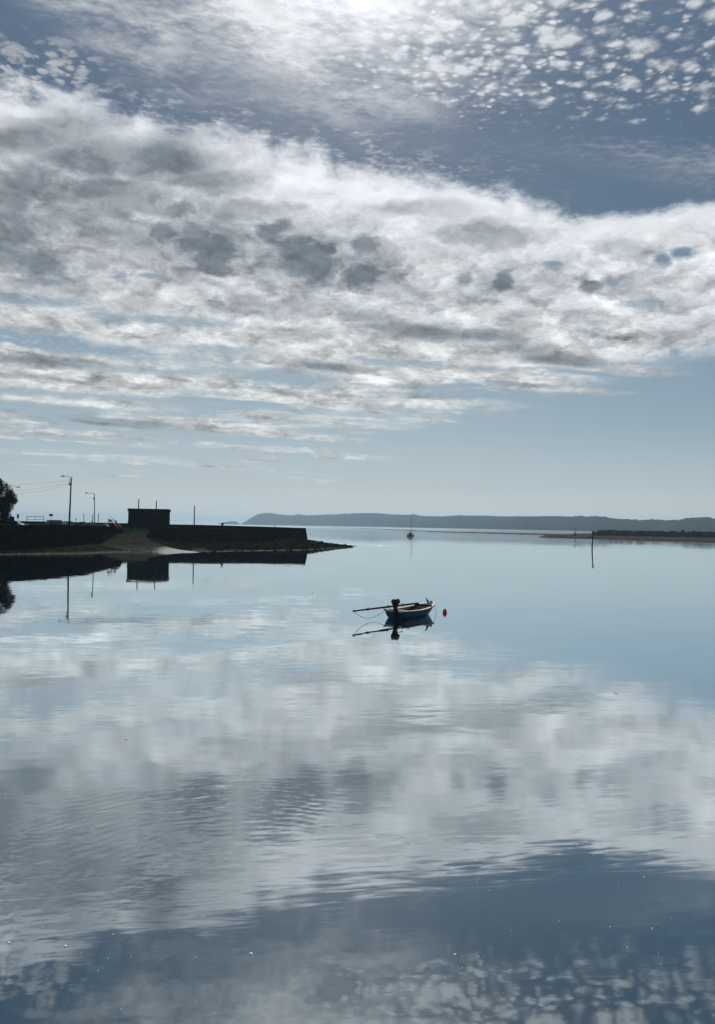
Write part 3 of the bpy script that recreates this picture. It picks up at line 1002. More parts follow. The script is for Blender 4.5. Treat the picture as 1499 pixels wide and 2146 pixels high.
# ------------------------------------------------------------------ quay wall, pier, parapets
def wall_mesh(path, thick, uneven=0.05, step=1.2, vz=10):
    """Free-standing masonry along (px, D, z0, z1) stations: rough face, top and back."""
    pts = [(G(p, D), z0, z1) for p, D, z0, z1 in path]
    fine = []
    for (a, a0, a1), (b, b0, b1) in zip(pts[:-1], pts[1:]):
        n = max(1, int((b - a).length / step))
        for k in range(n):
            t = k / n
            fine.append((a.lerp(b, t), a0 + (b0 - a0) * t, a1 + (b1 - a1) * t))
    fine.append(pts[-1])
    mb = MB()
    cols = []
    for i, (p, z0, z1) in enumerate(fine):
        q = fine[min(i + 1, len(fine) - 1)][0] - fine[max(i - 1, 0)][0]
        nrm = Vector((-q.y, q.x, 0)).normalized()       # away from the water
        col = []
        for k in range(vz + 1):
            f = k / vz
            o = uneven * fbm(p.x * 0.9, p.y * 0.9, z0 + (z1 - z0) * f * 1.4) - 0.10 * (1 - f)
            zz = z0 - 0.4 + (z1 - z0 + 0.4) * f
            if k == vz:
                zz += uneven * 0.9 * fbm(p.x * 0.6, p.y * 0.6, 9.0)
            col.append(p + nrm * o + Vector((0, 0, zz)))
        top = col[-1].z
        col.append(p + nrm * thick + Vector((0, 0, top)))
        col.append(p + nrm * thick + Vector((0, 0, z0 - 0.4)))
        cols.append(col)
    mb.grid(cols)
    for c in (cols[0], cols[-1]):
        mb.raw(c, [tuple(range(len(c)))])
    return mb


t = thing('quay_wall', 'long dark rubble stone quay wall curving back to the top of the slipway', 'wall', G(0, 131))
t.location = (0, 0, 0)
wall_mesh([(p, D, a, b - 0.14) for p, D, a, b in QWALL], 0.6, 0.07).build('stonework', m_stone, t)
cp = MB()
stations = [(p, D, b - 0.135, b) for p, D, a, b in QWALL]
wall_top = wall_mesh([(p, D - 0.06, a + 0.4, b) for p, D, a, b in stations], 0.72, 0.04, 0.9, 2)
wall_top.build('coping', m_stone, t)

# the pier: harbour face, deck, seaward parapet with a battered end
t = thing('stone_pier', 'long low dark stone pier reaching from the hut out to the point', 'pier')
face = [(312, 195.0, 1.6, 4.24), (372, 195.8, 0.7, 4.28), (440, 196.6, 0.3, 4.36), (540, 198.2, 0.9, 4.58), (640, 200.0, 1.6, 4.80)]
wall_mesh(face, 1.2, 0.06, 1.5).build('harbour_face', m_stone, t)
A, B = G(640, 200.0), G(640, 207.5)
endw = MB()
e0, e1 = A + Vector((0.02, 0, 0)), B + Vector((0.02, 0, 0))
rows_e = []
for k in range(9):
    f = k / 8
    p = e0.lerp(e1, f)
    rows_e.append([p + Vector((0.75 + 0.05 * fbm(p.y, 1), -0.10, 1.0)), p + Vector((0.40 + 0.05 * fbm(p.y, 2), -0.05, 2.9)), p + Vector((0.03, 0, 4.80)), p + Vector((-1.0, 0, 4.80)), p + Vector((-1.0, 0, 1.0))])
endw.grid(rows_e)
for c in (rows_e[0], rows_e[-1]):
    endw.raw(c, [tuple(range(len(c)))])
endw.build('pier_end', m_stone, t)
par = [(352, 207.0, 4.2, 5.27), (420, 207.0, 4.3, 5.25), (470, 207.0, 4.3, 5.21), (540, 207.2, 4.5, 5.06), (600, 207.4, 4.6, 4.92), (641, 207.5, 4.6, 4.83)]
wall_mesh(par, 0.8, 0.035, 1.5, 3).build('parapet', m_stone, t)
lg = MB()
a_, b_ = G(574, 196.6), G(622, 197.4)
lg.raw([a_ + Vector((0, 0, 0.8)), b_ + Vector((0, 0, 1.0)), b_ + Vector((0, 2.6, 1.0)), a_ + Vector((0, 2.6, 0.8)),
        a_ + Vector((0, 0, 2.05)), b_ + Vector((0, 0, 1.95)), b_ + Vector((0, 2.6, 1.95)), a_ + Vector((0, 2.6, 2.05))],
       [(0, 1, 5, 4), (1, 2, 6, 5), (2, 3, 7, 6), (3, 0, 4, 7), (4, 5, 6, 7)])
lg.build('landing_ledge', m_conc, t)

par2 = [(-500, 219, 4.0, 5.62), (-100, 218, 4.0, 5.55), (100, 217, 4.1, 5.46), (200, 216, 4.1, 5.40), (265, 214, 4.1, 5.35), (310, 211, 4.1, 5.30), (350.5, 207.6, 4.1, 5.27)]
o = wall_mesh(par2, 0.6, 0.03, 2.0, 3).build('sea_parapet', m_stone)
props(o, 'low dark parapet along the seaward edge of the quay behind the parked cars', 'wall')
o = wall_mesh([(-400, 137, 3.6, 5.72), (-100, 143, 3.6, 5.78), (8, 147, 3.6, 5.62), (31, 149, 3.6, 5.60), (35.5, 149.4, 3.6, 5.25)], 0.45, 0.05, 1.0).build('garden_wall', m_stone)
props(o, 'higher stretch of dark garden wall under the tree at the left edge', 'wall')
o = MB().box((0, 0, 0.7), (0.75, 0.75, 1.4)).build('gate_pier', m_stone, bevel=0.03, loc=G(25.5, 150.5, 5.0), rotz=0.3)
props(o, 'square stone gate pier standing on the wall beside the tree', 'gate pier')
o = wall_mesh([(-60, 205, 3.9, 5.0), (57, 204, 3.9, 4.95), (100, 203, 4.0, 4.9)], 0.5, 0.03, 1.5, 3).build('forecourt_wall', mat('pale_wall', (0.16, 0.165, 0.15), 0.9, 0.3, 1.0, spec=0.1))
props(o, 'pale low wall under the metal railing frame', 'wall')

# green bank and low retaining wall at the head of the slip
o = wall_mesh([(257, 187.4, 2.8, 4.30), (272, 188.0, 2.9, 4.12), (290, 189.0, 2.9, 3.86), (304, 191, 2.9, 3.75), (313, 194.6, 2.9, 4.1)], 0.5, 0.04, 0.8, 4).build('retaining_wall', mat('mossy_stone', (0.095, 0.125, 0.048), 0.9, 0.5, 0.9, 0.08, 3.0, spec=0.1))
props(o, 'low mossy retaining wall at the head of the slipway below the hut', 'wall')
bank_rows = []
for px in np.arange(250, 377, 3.0):
    D0 = interp(px, [(250, 184.8), (257, 188.1), (290, 189.6), (304, 191.6), (313, 196.4), (377, 197.4)])
    z0 = interp(px, [(250, 4.1), (257, 4.25), (290, 3.84), (304, 3.76), (313, 4.22), (377, 4.30)])
    bank_rows.append([(G(px, D0 + k).x, D0 + k, z0 + (4.34 - z0) * (k / 7.0) + 0.07 * fbm(px * 0.3, k * 1.3) + 0.02) for k in (0, 1.5, 3, 4.5, 6, 7.5, 9)])
props(MB().grid(bank_rows).build('grass_bank', m_grass, smooth=True), kind='structure', label='rough grassy bank in front of the hut')
rng = random.Random(21)
gb = MB()
for i in range(2600):
    px = rng.uniform(252, 376)
    D0 = interp(px, [(250, 184.8), (257, 188.1), (290, 189.6), (304, 191.6), (313, 196.4), (377, 197.4)])
    k = rng.uniform(0.1, 4.5)
    z0 = interp(px, [(250, 4.1), (257, 4.25), (290, 3.84), (304, 3.76), (313, 4.22), (377, 4.30)])
    p = G(px, D0 + k, z0 + (4.34 - z0) * k / 7.0)
    h = rng.uniform(0.12, 0.42)
    l_ = Vector((rng.uniform(-0.12, 0.12), rng.uniform(-0.12, 0.12), h))
    gb.raw([p + Vector((-0.03, 0, 0)), p + Vector((0.03, 0, 0)), p + l_], [(0, 1, 2)])
props(link('bank_grass', mesh_data('bank_grass', gb.v, gb.f), m_grass), kind='stuff', label='tufts of long grass on the bank in front of the hut')

# ------------------------------------------------------------------ the hut
m_hut = mat('hut_render', (0.011, 0.013, 0.016), 0.9, 0.35, 0.5, 0.02, 5.0, spec=0.1)
m_dark = mat('dark_metal', (0.014, 0.014, 0.016), 0.55, 0.3, 2.0, spec=0.4)
m_pale = mat('pale_vent', (0.06, 0.065, 0.065), 0.7, 0.2, 3.0)
hl, hr = G(267.6, 193.0), G(349.4, 194.2)
ax = (hr - hl).normalized()
hut_w = (hr - hl).length
hut = thing('harbour_hut', 'flat roofed windowless dark hut standing on the quay behind the slipway', 'building', hl + Vector((0, 0, 3.9)), math.atan2(ax.y, ax.x))
HH = 4.75
MB().box((hut_w / 2, 3.0, HH / 2 - 0.3), (hut_w, 6.0, HH + 0.1)).build('wall', m_hut, hut)
MB().box((hut_w / 2, 3.0, HH + 0.10), (hut_w + 0.34, 6.34, 0.66)).build('roof', m_hut, hut, bevel=0.03)
MB().box((hut_w / 2, 3.0, HH + 0.445), (hut_w + 0.42, 6.42, 0.05)).build('roof_edge', m_dark, hut)
for fx in (0.715, 0.905):
    MB().box((hut_w * fx, -0.02, HH - 0.62), (0.12, 0.08, 0.34)).build('vent', m_pale, hut)
MB().box((-0.11, 1.0, 1.55), (0.22, 0.5, 0.85)).build('meter_box', m_dark, hut, bevel=0.02)
MB().tube([(hut_w * 0.735, -0.06, 0.2), (hut_w * 0.735, -0.06, HH - 0.3)], 0.05, 8).build('downpipe', m_dark, hut)


# ------------------------------------------------------------------ posts and poles
def tall_post(px, D, ytop, label):
    z0 = 4.2
    top = P(px, ytop, D)
    base = Vector((top.x, D, z0))
    o = thing('tall_post', label, 'post', base, group='tall bare posts along the pier')
    h = top.z - z0
    MB().tube([(0, 0, -0.2), (0, 0, h * 0.5), (0, 0, h)], [0.15, 0.14, 0.125], 10).build('shaft', m_dark, o, smooth=True)
    MB().lathe([(0.0, 0.0), (0.135, 0.0), (0.135, 0.05), (0.08, 0.12), (0.0, 0.13)], 10, (0, 0, h)).build('cap', m_dark, o)
    return o


tall_post(291.2, 201.0, 1047.0, 'bare dark post rising behind the left half of the flat roofed hut')
tall_post(328.2, 201.0, 1050.0, 'bare dark post rising behind the right half of the flat roofed hut')
o = tall_post(408.0, 203.0, 1060.0, 'bare dark post standing alone on the pier right of the hut')
for fy in (0.35, 0.55, 0.8):
    pass
o = thing('notice_board', 'small dark board leaning on top of the pier parapet', 'board', G(466, 207.3, 5.20))
MB().box((0, 0, 0.36), (0.62, 0.1, 0.72)).build('panel', m_dark, o)
MB().box((0, 0.12, 0.25), (0.1, 0.2, 0.5)).build('prop', m_dark, o)
o.rotation_euler = (0.1, 0.22, 0.1)
o = MB().lathe([(0.0, 0.0), (0.10, 0.0), (0.09, 0.28), (0.15, 0.33), (0.13, 0.42), (0.0, 0.44)], 12).build('mooring_bollard', m_dark, loc=G(577, 207.5, 4.95))
props(o, 'tiny dark bollard on the pier parapet near its seaward end', 'bollard')

m_pole = mat('pole_timber', (0.020, 0.014, 0.012), 0.85, 0.4, 1.5, 0.01, 6.0, spec=0.15)
m_steel = mat('pole_steel', (0.02, 0.02, 0.021), 0.5, 0.25, 2.0, spec=0.4)


def lamp_head(parent, p, length, ang, nm='lamp_head'):
    mb = MB()
    n = 10
    for i, (t_, r_) in enumerate(((0, 0.05), (0.1, 0.09), (0.35, 0.16), (0.65, 0.15), (0.92, 0.09), (1.0, 0.02))):
        pass
    pts = [Vector((math.cos(ang), math.sin(ang), -0.03)) * length * t_ for t_ in (0, 0.1, 0.35, 0.65, 0.92, 1.0)]
    mb.tube([Vector(p) + q for q in pts], [0.05, 0.085, 0.13, 0.14, 0.09, 0.02], n)
    return mb.build(nm, m_steel, parent, smooth=True)


# utility pole that also carries a street lamp
D = 156.0
base, top = P(145.0, 1106.5, D), P(149.6, 1001.5, D)
base.z = 4.05
up_ = thing('utility_pole', 'tall timber utility pole with crossbar wires and a street lamp on its top', 'utility pole', base)
tp = top - base
MB().tube([(0, 0, -0.3), tp * 0.5, tp], [0.185, 0.155, 0.125], 12).build('pole', m_pole, up_, smooth=True)
elb = P(151.8, 1000.2, D) - base
lh = P(136.5, 997.8, D) - base
MB().tube([tp * 0.985 + Vector((0.1, 0, 0)), elb + Vector((0, 0, -0.25)), elb, elb.lerp(lh, 0.5), lh], 0.045, 8).build('lamp_arm', m_steel, up_, smooth=True)
lamp_head(up_, lh, 0.85, math.pi)
for k, yy in enumerate((1006.5, 1010.5, 1013.5)):
    c = P(149.2 - k * 0.15, yy, D) - base
    iso = MB()
    iso.tube([c + Vector((-0.32, -0.05, 0)), c + Vector((0.26, -0.05, 0))], 0.035, 6)
    iso.lathe([(0, 0), (0.06, 0), (0.07, 0.08), (0.04, 0.15), (0, 0.16)], 8, tuple(c + Vector((-0.30, -0.05, 0.02))))
    iso.build('insulator', m_dark, up_)
MB().box(tuple(P(146.6, 1015.2, D) - base + Vector((0.02, -0.16, 0))), (0.26, 0.2, 0.42)).build('junction_box', m_dark, up_)
MB().tube([tp + Vector((0.03, 0, -0.1)), tp + Vector((0.0, 0, 0.12)), tp + Vector((-0.12, 0, 0.2)), tp + Vector((-0.22, 0, -0.05))], 0.03, 6).build('cable_loop', m_dark, up_)

D2 = 186.0
b2 = G(14, D2, 4.0)
t2 = P(14.5, 1014, D2)
up2_ = thing('utility_pole', 'second utility pole mostly hidden inside the tree with its lamp poking out', 'utility pole', b2)
tp2 = t2 - b2
MB().tube([(0, 0, -0.3), tp2 * 0.5, tp2], [0.17, 0.15, 0.12], 12).build('pole', m_pole, up2_, smooth=True)
lh2 = P(34.5, 1020.6, D2) - b2
MB().tube([tp2 * 0.97, tp2 * 0.97 + Vector((0.3, 0, 0.1)), lh2], 0.045, 8).build('lamp_arm', m_steel, up2_, smooth=True)
lamp_head(up2_, lh2, 0.95, 0.0)
# three sagging wires between the poles
for (yl, yr, sag, xl, lab) in ((1015.5, 1006.3, 0.25, 16, 'topmost of the three overhead wires, the straightest one'),
                               (1027.5, 1010.2, 0.55, 16, 'middle one of the three overhead wires between the poles'),
                               (1033.5, 1013.2, 0.75, 16, 'lowest and most sagging of the three overhead wires')):
    a_, b_ = P(147.3, yr, D), P(xl, yl, D2)
    pts = [a_.lerp(b_, f) - Vector((0, 0, sag * 4 * f * (1 - f))) for f in np.linspace(0, 1, 25)]
    o = MB().tube([p - pts[0] for p in pts], 0.017, 5).build('overhead_wire', m_dark, loc=pts[0])
    props(o, lab, 'wire', 'overhead wires from pole to pole')

D = 180.0
b3, t3 = G(198.2, D, 4.05), P(198.4, 1034.5, D)
lp_ = thing('street_lamp', 'slim street lamp with one long arm standing between the utility pole and the hut', 'street lamp', b3)
tp3 = t3 - b3
MB().tube([(0, 0, -0.2), tp3 * 0.35, tp3], [0.13, 0.10, 0.075], 10).build('pole', m_steel, lp_, smooth=True)
l3 = P(184.5, 1033.2, D) - b3
MB().tube([tp3, tp3 + Vector((-0.08, 0, 0.03)), l3], 0.045, 8).build('lamp_arm', m_steel, lp_, smooth=True)
lamp_head(lp_, l3, 0.72, math.pi)
MB().ball(P(197.0, 1044.8, D) - b3 + Vector((0, -0.1, 0)), 0.19, 10, 8, (0.9, 0.8, 1.1)).build('control_box', m_dark, lp_, smooth=True)

m_red = mat('sign_red', (0.30, 0.020, 0.022), 0.6, 0.3, 3.0)
m_purp = mat('sign_back', (0.07, 0.03, 0.045), 0.7, 0.3, 3.0)
D = 190.0
o = thing('road_sign', 'round dark sign above a square plate on one post beside the tree', 'sign', G(37.6, D, 4.1))
zc, zs = P(37.6, 1079.5, D).z - 4.1, P(37.6, 1083.9, D).z - 4.1
MB().tube([(0, 0, -0.1), (0, 0, zc + 0.1)], 0.035, 8).build('post', m_steel, o)
q = MB().lathe([(0, 0), (0.29, 0), (0.29, 0.025), (0, 0.025)], 20).build('disc', m_purp, o)
q.rotation_euler, q.location = (R(90), 0, 0), (0, -0.05, zc)
MB().box((0, -0.05, zs), (0.54, 0.03, 0.52)).build('plate', m_purp, o)
o = thing('road_sign', 'red oblong sign on a thin post right of the metal railing frame', 'sign', G(106.8, D, 4.1))
zs = P(106.8, 1079.6, D).z - 4.1
MB().tube([(0, 0, -0.1), (0, 0, zs + 0.55)], 0.032, 8).build('post', m_steel, o)
MB().box((0, -0.05, zs), (0.92, 0.03, 0.58)).build('plate', m_red, o)

D = 203.5
fa, fb = P(56.6, 1082.4, D), P(91.6, 1082.6, D)
o = thing('railing_frame', 'open rectangular metal railing frame standing on a low wall', 'railing', (fa.x, D, 4.85))
L_, H_ = fb.x - fa.x, fa.z - 4.85
for fx in (0.0, 0.482, 1.0):
    r_ = 0.045 if fx == 0.482 else 0.075
    MB().tube([(L_ * fx, 0, -0.1), (L_ * fx, 0, H_)], r_, 8).build('upright', m_steel, o)
for fz in (1.0, 0.62):
    MB().tube([(-0.05, 0, H_ * fz), (L_ + 0.05, 0, H_ * fz - 0.03)], 0.07 if fz == 1 else 0.045, 8).build('rail', m_steel, o)
for k, (px, yt, r_, lab) in enumerate(((176.0, 1077.3, 0.085, 'thin pale pole rising above the dark parked saloon'), (194.8, 1078.8, 0.10, 'thin pale pole just left of the slim street lamp'),
                                       (207.0, 1076.3, 0.085, 'thin pale pole just right of the slim street lamp'))):
    p = P(px, yt, 206.0)
    o = thing('slim_pole', lab, 'pole', (p.x, 206.0, 4.1), group='slim poles behind the parked cars')
    MB().tube([(0, 0, -0.1), (0, 0, p.z - 4.1)], r_, 8).build('shaft', mat('weathered_zinc', (0.10, 0.11, 0.115), 0.5, 0.2, 2.0), o, smooth=True)
    MB().ball((0, 0, p.z - 4.1), r_ * 1.25, 8, 6).build('cap', m_steel, o)
p = P(159.5, 1088.0, 186.0)
o = thing('short_sign', 'short post topped by a small round disc between two parked cars', 'sign', (p.x, 186.0, 4.1))
MB().tube([(0, 0, -0.1), (0, 0, p.z - 4.1)], 0.04, 8).build('post', m_steel, o)
MB().ball((0, -0.03, p.z - 4.1), 0.15, 12, 8, (1, 0.3, 1.15)).build('disc', m_dark, o, smooth=True)

# weeds along the top of the quay wall
rng = random.Random(33)
gb = MB()
for i in range(1500):
    px = rng.choice((rng.uniform(-60, 250), rng.uniform(60, 140)))
    if fbm(px * 0.05, 3.0) < -0.05:
        continue
    D, zb, zt = qwall(px)
    p = G(px, D + rng.uniform(0.0, 0.55), zt - 0.01)
    h = rng.uniform(0.06, 0.26)
    l_ = Vector((rng.uniform(-0.1, 0.1), rng.uniform(-0.1, 0.1), h))
    gb.raw([p + Vector((-0.035, 0, 0)), p + Vector((0.035, 0, 0)), p + l_], [(0, 1, 2)])
props(link('wall_weeds', mesh_data('wall_weeds', gb.v, gb.f), m_grass), kind='stuff', label='tufts of weed growing along the top of the quay wall')


# ------------------------------------------------------------------ tree and shrub at the left edge
m_bark = mat('tree_bark', (0.035, 0.028, 0.022), 0.9, 0.4, 3.0, 0.03, 8.0, spec=0.1)
m_leaf = mat('tree_leaf', (0.016, 0.026, 0.008), 0.75, 0.5, 0.9, spec=0.1)


def leaf_crown(lobes, n, size, seed, origin):
    rng = random.Random(seed)
    v, f = [], []
    wts = [l[3] ** 2 for l in lobes]
    for i in range(n):
        cx, cy, cz, r_ = rng.choices(lobes, wts)[0]
        q = Vector((rng.gauss(0, 1), rng.gauss(0, 1), rng.gauss(0, 1))).normalized() * r_ * (rng.random() ** 0.33)
        q.z *= 0.85
        p = Vector((cx, cy, cz)) + q
        k = fbm(p.x * 0.55 + seed, p.y * 0.55, p.z * 0.55)
        if k < -0.22 and rng.random() < 0.8:
            continue
        s = size * rng.uniform(0.6, 1.4)
        a = Vector((rng.uniform(-1, 1), rng.uniform(-1, 1), rng.uniform(-0.9, 0.6))).normalized() * s
        b_ = a.cross(Vector((rng.uniform(-1, 1), rng.uniform(-1, 1), rng.uniform(-1, 1)))).normalized() * s * 0.55
        i0 = len(v)
        v += [p - a * 0.5, p + b_ * 0.5, p + a * 0.6, p - b_ * 0.5]
        f.append((i0, i0 + 1, i0 + 2, i0 + 3))
    return v, f


tb_ = P(-22, 1100, 150.0)
tree = thing('broadleaf_tree', 'dense dark broadleaf tree at the left edge rising behind the garden wall', 'tree', (tb_.x, 150.0, 4.0))
tr = MB()
tr.tube([(0, 0, -0.3), (0.1, 0, 1.5), (0.05, 0.1, 3.5), (-0.1, 0, 5.5), (0.1, 0, 7.6)], [0.42, 0.33, 0.27, 0.18, 0.07], 10)
rng = random.Random(5)
for i in range(11):
    z0 = rng.uniform(1.8, 6.2)
    a = rng.uniform(0, 6.28)
    L_ = rng.uniform(2.0, 4.2) * (1.1 - z0 / 12)
    tr.tube([(0, 0, z0), (math.cos(a) * L_ * 0.5, math.sin(a) * L_ * 0.5, z0 + L_ * 0.30), (math.cos(a) * L_, math.sin(a) * L_, z0 + L_ * 0.75)], [0.13, 0.09, 0.03], 6)
tr.build('trunk', m_bark, tree, smooth=True)
lobes = [(0, 0, 6.8, 3.0), (2.3, 0, 5.4, 2.3), (3.6, 0.3, 6.0, 1.55), (-2.6, 0.2, 5.8, 2.7), (1.6, -0.3, 8.2, 1.9), (0.2, 0.4, 8.8, 1.3), (2.9, 0.2, 7.4, 1.4), (2.6, -0.5, 3.6, 1.7), (3.4, 0, 4.4, 1.4), (0.6, -1.2, 3.4, 2.3),
         (-2, 1, 3.6, 2.6), (4.4, 0, 5.5, 1.0), (2.9, 0.4, 2.3, 1.2), (-4, 0, 4.6, 2.2), (1.3, 0.5, 9.3, 0.8), (4.1, -0.2, 6.9, 0.8)]
v, f = leaf_crown(lobes, 27000, 0.27, 4, None)
link('crown', mesh_data('crown', v, f), m_leaf, tree)
sp_ = P(10, 1100, 149.0)
sh = thing('wall_shrub', 'low spreading green shrub along the wall under the tree', 'shrub', (sp_.x, 150.2, 4.6))
v, f = leaf_crown([(-3, 0, 0.9, 1.0), (-1.6, 0, 1.0, 0.95), (-0.4, 0, 1.0, 0.9), (0.7, 0, 0.8, 0.7), (1.3, 0.1, 0.6, 0.5)], 3600, 0.2, 9, None)
link('foliage', mesh_data('foliage', v, f), mat('shrub_leaf', (0.042, 0.062, 0.020), 0.75, 0.5, 1.2, spec=0.2), sh)
MB().tube([(-1.5, 0, -0.4), (-1.4, 0, 0.5), (-1.2, 0, 1.1)], [0.06, 0.04, 0.02], 6).build('stem', m_bark, sh)

# ------------------------------------------------------------------ parked cars (mostly roofs above the wall)
m_glass = mat('car_glass', (0.02, 0.025, 0.028), 0.08, 0.1, 2.0, spec=0.8)
m_tyre = mat('tyre_rubber', (0.015, 0.015, 0.016), 0.85, 0.2, 6.0, spec=0.2)
m_rim = mat('wheel_rim', (0.25, 0.25, 0.26), 0.35, 0.2, 6.0, metal=0.7)
m_tail = mat('tail_lens', (0.22, 0.012, 0.012), 0.25, 0.1, 2.0)
m_head = mat('head_lens', (0.45, 0.46, 0.47), 0.15, 0.1, 2.0)


def paint(nm, c):
    return mat('paint_' + nm, c, 0.40, 0.08, 1.0, spec=0.25)


def car(label, px, D, heading, color, style, zg, roof, group='cars parked behind the quay wall'):
    """heading: 0 = nose towards the right of the picture."""
    L_, W_ = (4.25, 1.74) if style != 'van' else (4.7, 1.85)
    o = thing('parked_car', label, 'car', G(px, D, zg), heading, group)
    h = roof
    if style == 'hatch':
        body = [(-2.05, .30), (-2.12, .62), (-2.02, .95), (-1.95, .98), (1.0, .95), (1.9, .78), (2.08, .60), (2.10, .30)]
        cab = [(-1.98, .97), (-1.62, h - .06), (-1.2, h), (0.25, h - .02), (1.05, .94)]
    elif style == 'saloon':
        body = [(-2.1, .30), (-2.15, .62), (-2.08, .98), (-1.2, 1.0), (0.95, .95), (1.95, .80), (2.12, .60), (2.12, .30)]
        cab = [(-1.55, .98), (-0.95, h - .03), (-0.5, h), (0.25, h - .02), (1.05, .94)]
    else:
        body = [(-2.3, .32), (-2.35, .7), (-2.32, 1.08), (1.2, 1.05), (2.1, .92), (2.3, .65), (2.32, .32)]
        cab = [(-2.28, 1.07), (-2.05, h - .05), (-1.8, h), (0.55, h), (0.9, h - .08), (1.45, 1.04)]
    pm = paint(*color)
    b = MB()
    w2 = W_ / 2
    b.prism(body, -w2, w2)
    b.build('body', pm, o, bevel=0.07)
    # greenhouse narrows towards the roof
    n = len(cab)
    zc = cab[0][1]

    def yy(z, k=0.0):
        return (w2 - 0.05) - 0.20 * (z - zc) / (h - zc) + k
    c = MB()
    v = [(x, -yy(z), z) for x, z in cab] + [(x, yy(z), z) for x, z in cab]
    c.raw(v, [tuple(range(n)), tuple(range(2 * n - 1, n - 1, -1))] + [(i, n + i, n + (i + 1) % n, (i + 1) % n) for i in range(n)])
    c.build('roof', pm, o, bevel=0.04)
    zt = h - 0.13
    for s in (-1, 1):
        x0, x1 = cab[0][0] + 0.22, cab[-1][0] - 0.16
        xa, xb = x0 + 0.32, x1 - 0.62
        q = MB()
        mid = (x0 + x1) / 2
        for (a0, a1, t0_, t1_) in ((x0, mid - 0.04, xa, mid - 0.04), (mid + 0.04, x1, mid + 0.04, xb)):
            q.raw([(a0, s * yy(zc + .04, .006), zc + .05), (a1, s * yy(zc + .04, .006), zc + .05), (t1_, s * yy(zt, .008), zt), (t0_, s * yy(zt, .008), zt)], [(0, 1, 2, 3)])
        q.build('side_window', m_glass, o)
    (xa, za), (xb, zb) = cab[-1], cab[-2]
    wn = MB()
    f0, f1 = 0.12, 0.9
    pt = lambda f_: (xa + (xb - xa) * f_ + 0.012, za + (zb - za) * f_ + 0.008)
    (p0x, p0z), (p1x, p1z) = pt(f0), pt(f1)
    wn.raw([(p0x, -yy(p0z) + .1, p0z), (p0x, yy(p0z) - .1, p0z), (p1x, yy(p1z) - .08, p1z), (p1x, -yy(p1z) + .08, p1z)], [(0, 1, 2, 3)])
    wn.build('windscreen', m_glass, o)
    (xa, za), (xb, zb) = cab[0], cab[1]
    pt = lambda f_: (xa + (xb - xa) * f_ - 0.012, za + (zb - za) * f_ + 0.008)
    (p0x, p0z), (p1x, p1z) = pt(0.2), pt(0.9)
    wn = MB().raw([(p0x, yy(p0z) - .12, p0z), (p0x, -yy(p0z) + .12, p0z), (p1x, -yy(p1z) + .1, p1z), (p1x, yy(p1z) - .1, p1z)], [(0, 1, 2, 3)])
    wn.build('rear_window', m_glass, o)
    for s in (-1, 1):
        MB().box((body[1][0] + .02, s * (w2 - .2), .80), (.08, .26, .2)).build('tail_light', m_tail, o)
        MB().box((body[-2][0] - .10, s * (w2 - .22), .68), (.16, .34, .14)).build('headlight', m_head, o)
        MB().ball((0.86, s * (w2 + .06), 1.02), 0.1, 8, 6, (.6, 1, .8)).build('wing_mirror', pm, o)
        for x in (-1.32, 1.32):
            wh = MB().lathe([(0.0, -.1), (.2, -.1), (.3, -.09), (.32, -.05), (.32, .05), (.3, .09), (.2, .1), (0, .1)], 16).build('wheel', m_tyre, o)
            wh.rotation_euler, wh.location = (R(90), 0, 0), (x, s * (w2 - .09), .32)
            MB().lathe([(0, .104), (.19, .108), (.2, .10)], 14).build('rim', m_rim, wh)
            MB().lathe([(.2, -.10), (.19, -.108), (0, -.104)], 14).build('rim', m_rim, wh)
    return o


car('white parked car at the left just beyond the garden wall', 36, 152.0, 0.12, ('white', (0.78, 0.78, 0.78)), 'hatch', 4.02, 1.42)
car('dark tall people carrier left of the utility pole', 118.5, 177.0, 0.9, ('charcoal', (0.030, 0.030, 0.034)), 'van', 4.12, 1.78)
car('greenish grey hatchback parked directly behind the utility pole', 139.5, 174.5, 2.4, ('grey', (0.10, 0.12, 0.12)), 'hatch', 4.08, 1.62)
car('black saloon behind the short round topped sign', 170.5, 180.0, 3.35, ('black', (0.02, 0.018, 0.022)), 'saloon', 4.1, 1.50)
car('dark maroon car with its roof just above the wall left of the slim street lamp', 186.0, 171.0, 3.5, ('maroon', (0.05, 0.014, 0.018)), 'saloon', 3.98, 1.42)
car('low blue grey car nearest the right end of the quay wall', 208.5, 172.0, 3.2, ('slate', (0.045, 0.055, 0.07)), 'hatch', 3.75, 1.42)

cone = thing('traffic_cone', 'red and white traffic cone tipped over beside the foot of the slim street lamp', 'traffic cone', P(194.5, 1095.8, 168.5))
MB().box((0, 0, 0.02), (.36, .36, .04)).build('base', m_red, cone)
MB().lathe([(.15, .04), (.12, .26), (.07, .5), (.035, .72), (0, .73)], 14).build('cone_body', mat('cone_orange', (0.42, 0.035, 0.02), 0.5, 0.2, 3.0), cone)
MB().lathe([(.125, .26), (.085, .46)], 14).build('white_band', mat('band_white', (0.75, 0.75, 0.73), 0.5, 0.1, 3.0), cone)
cone.rotation_euler = (0, -0.7, 0)

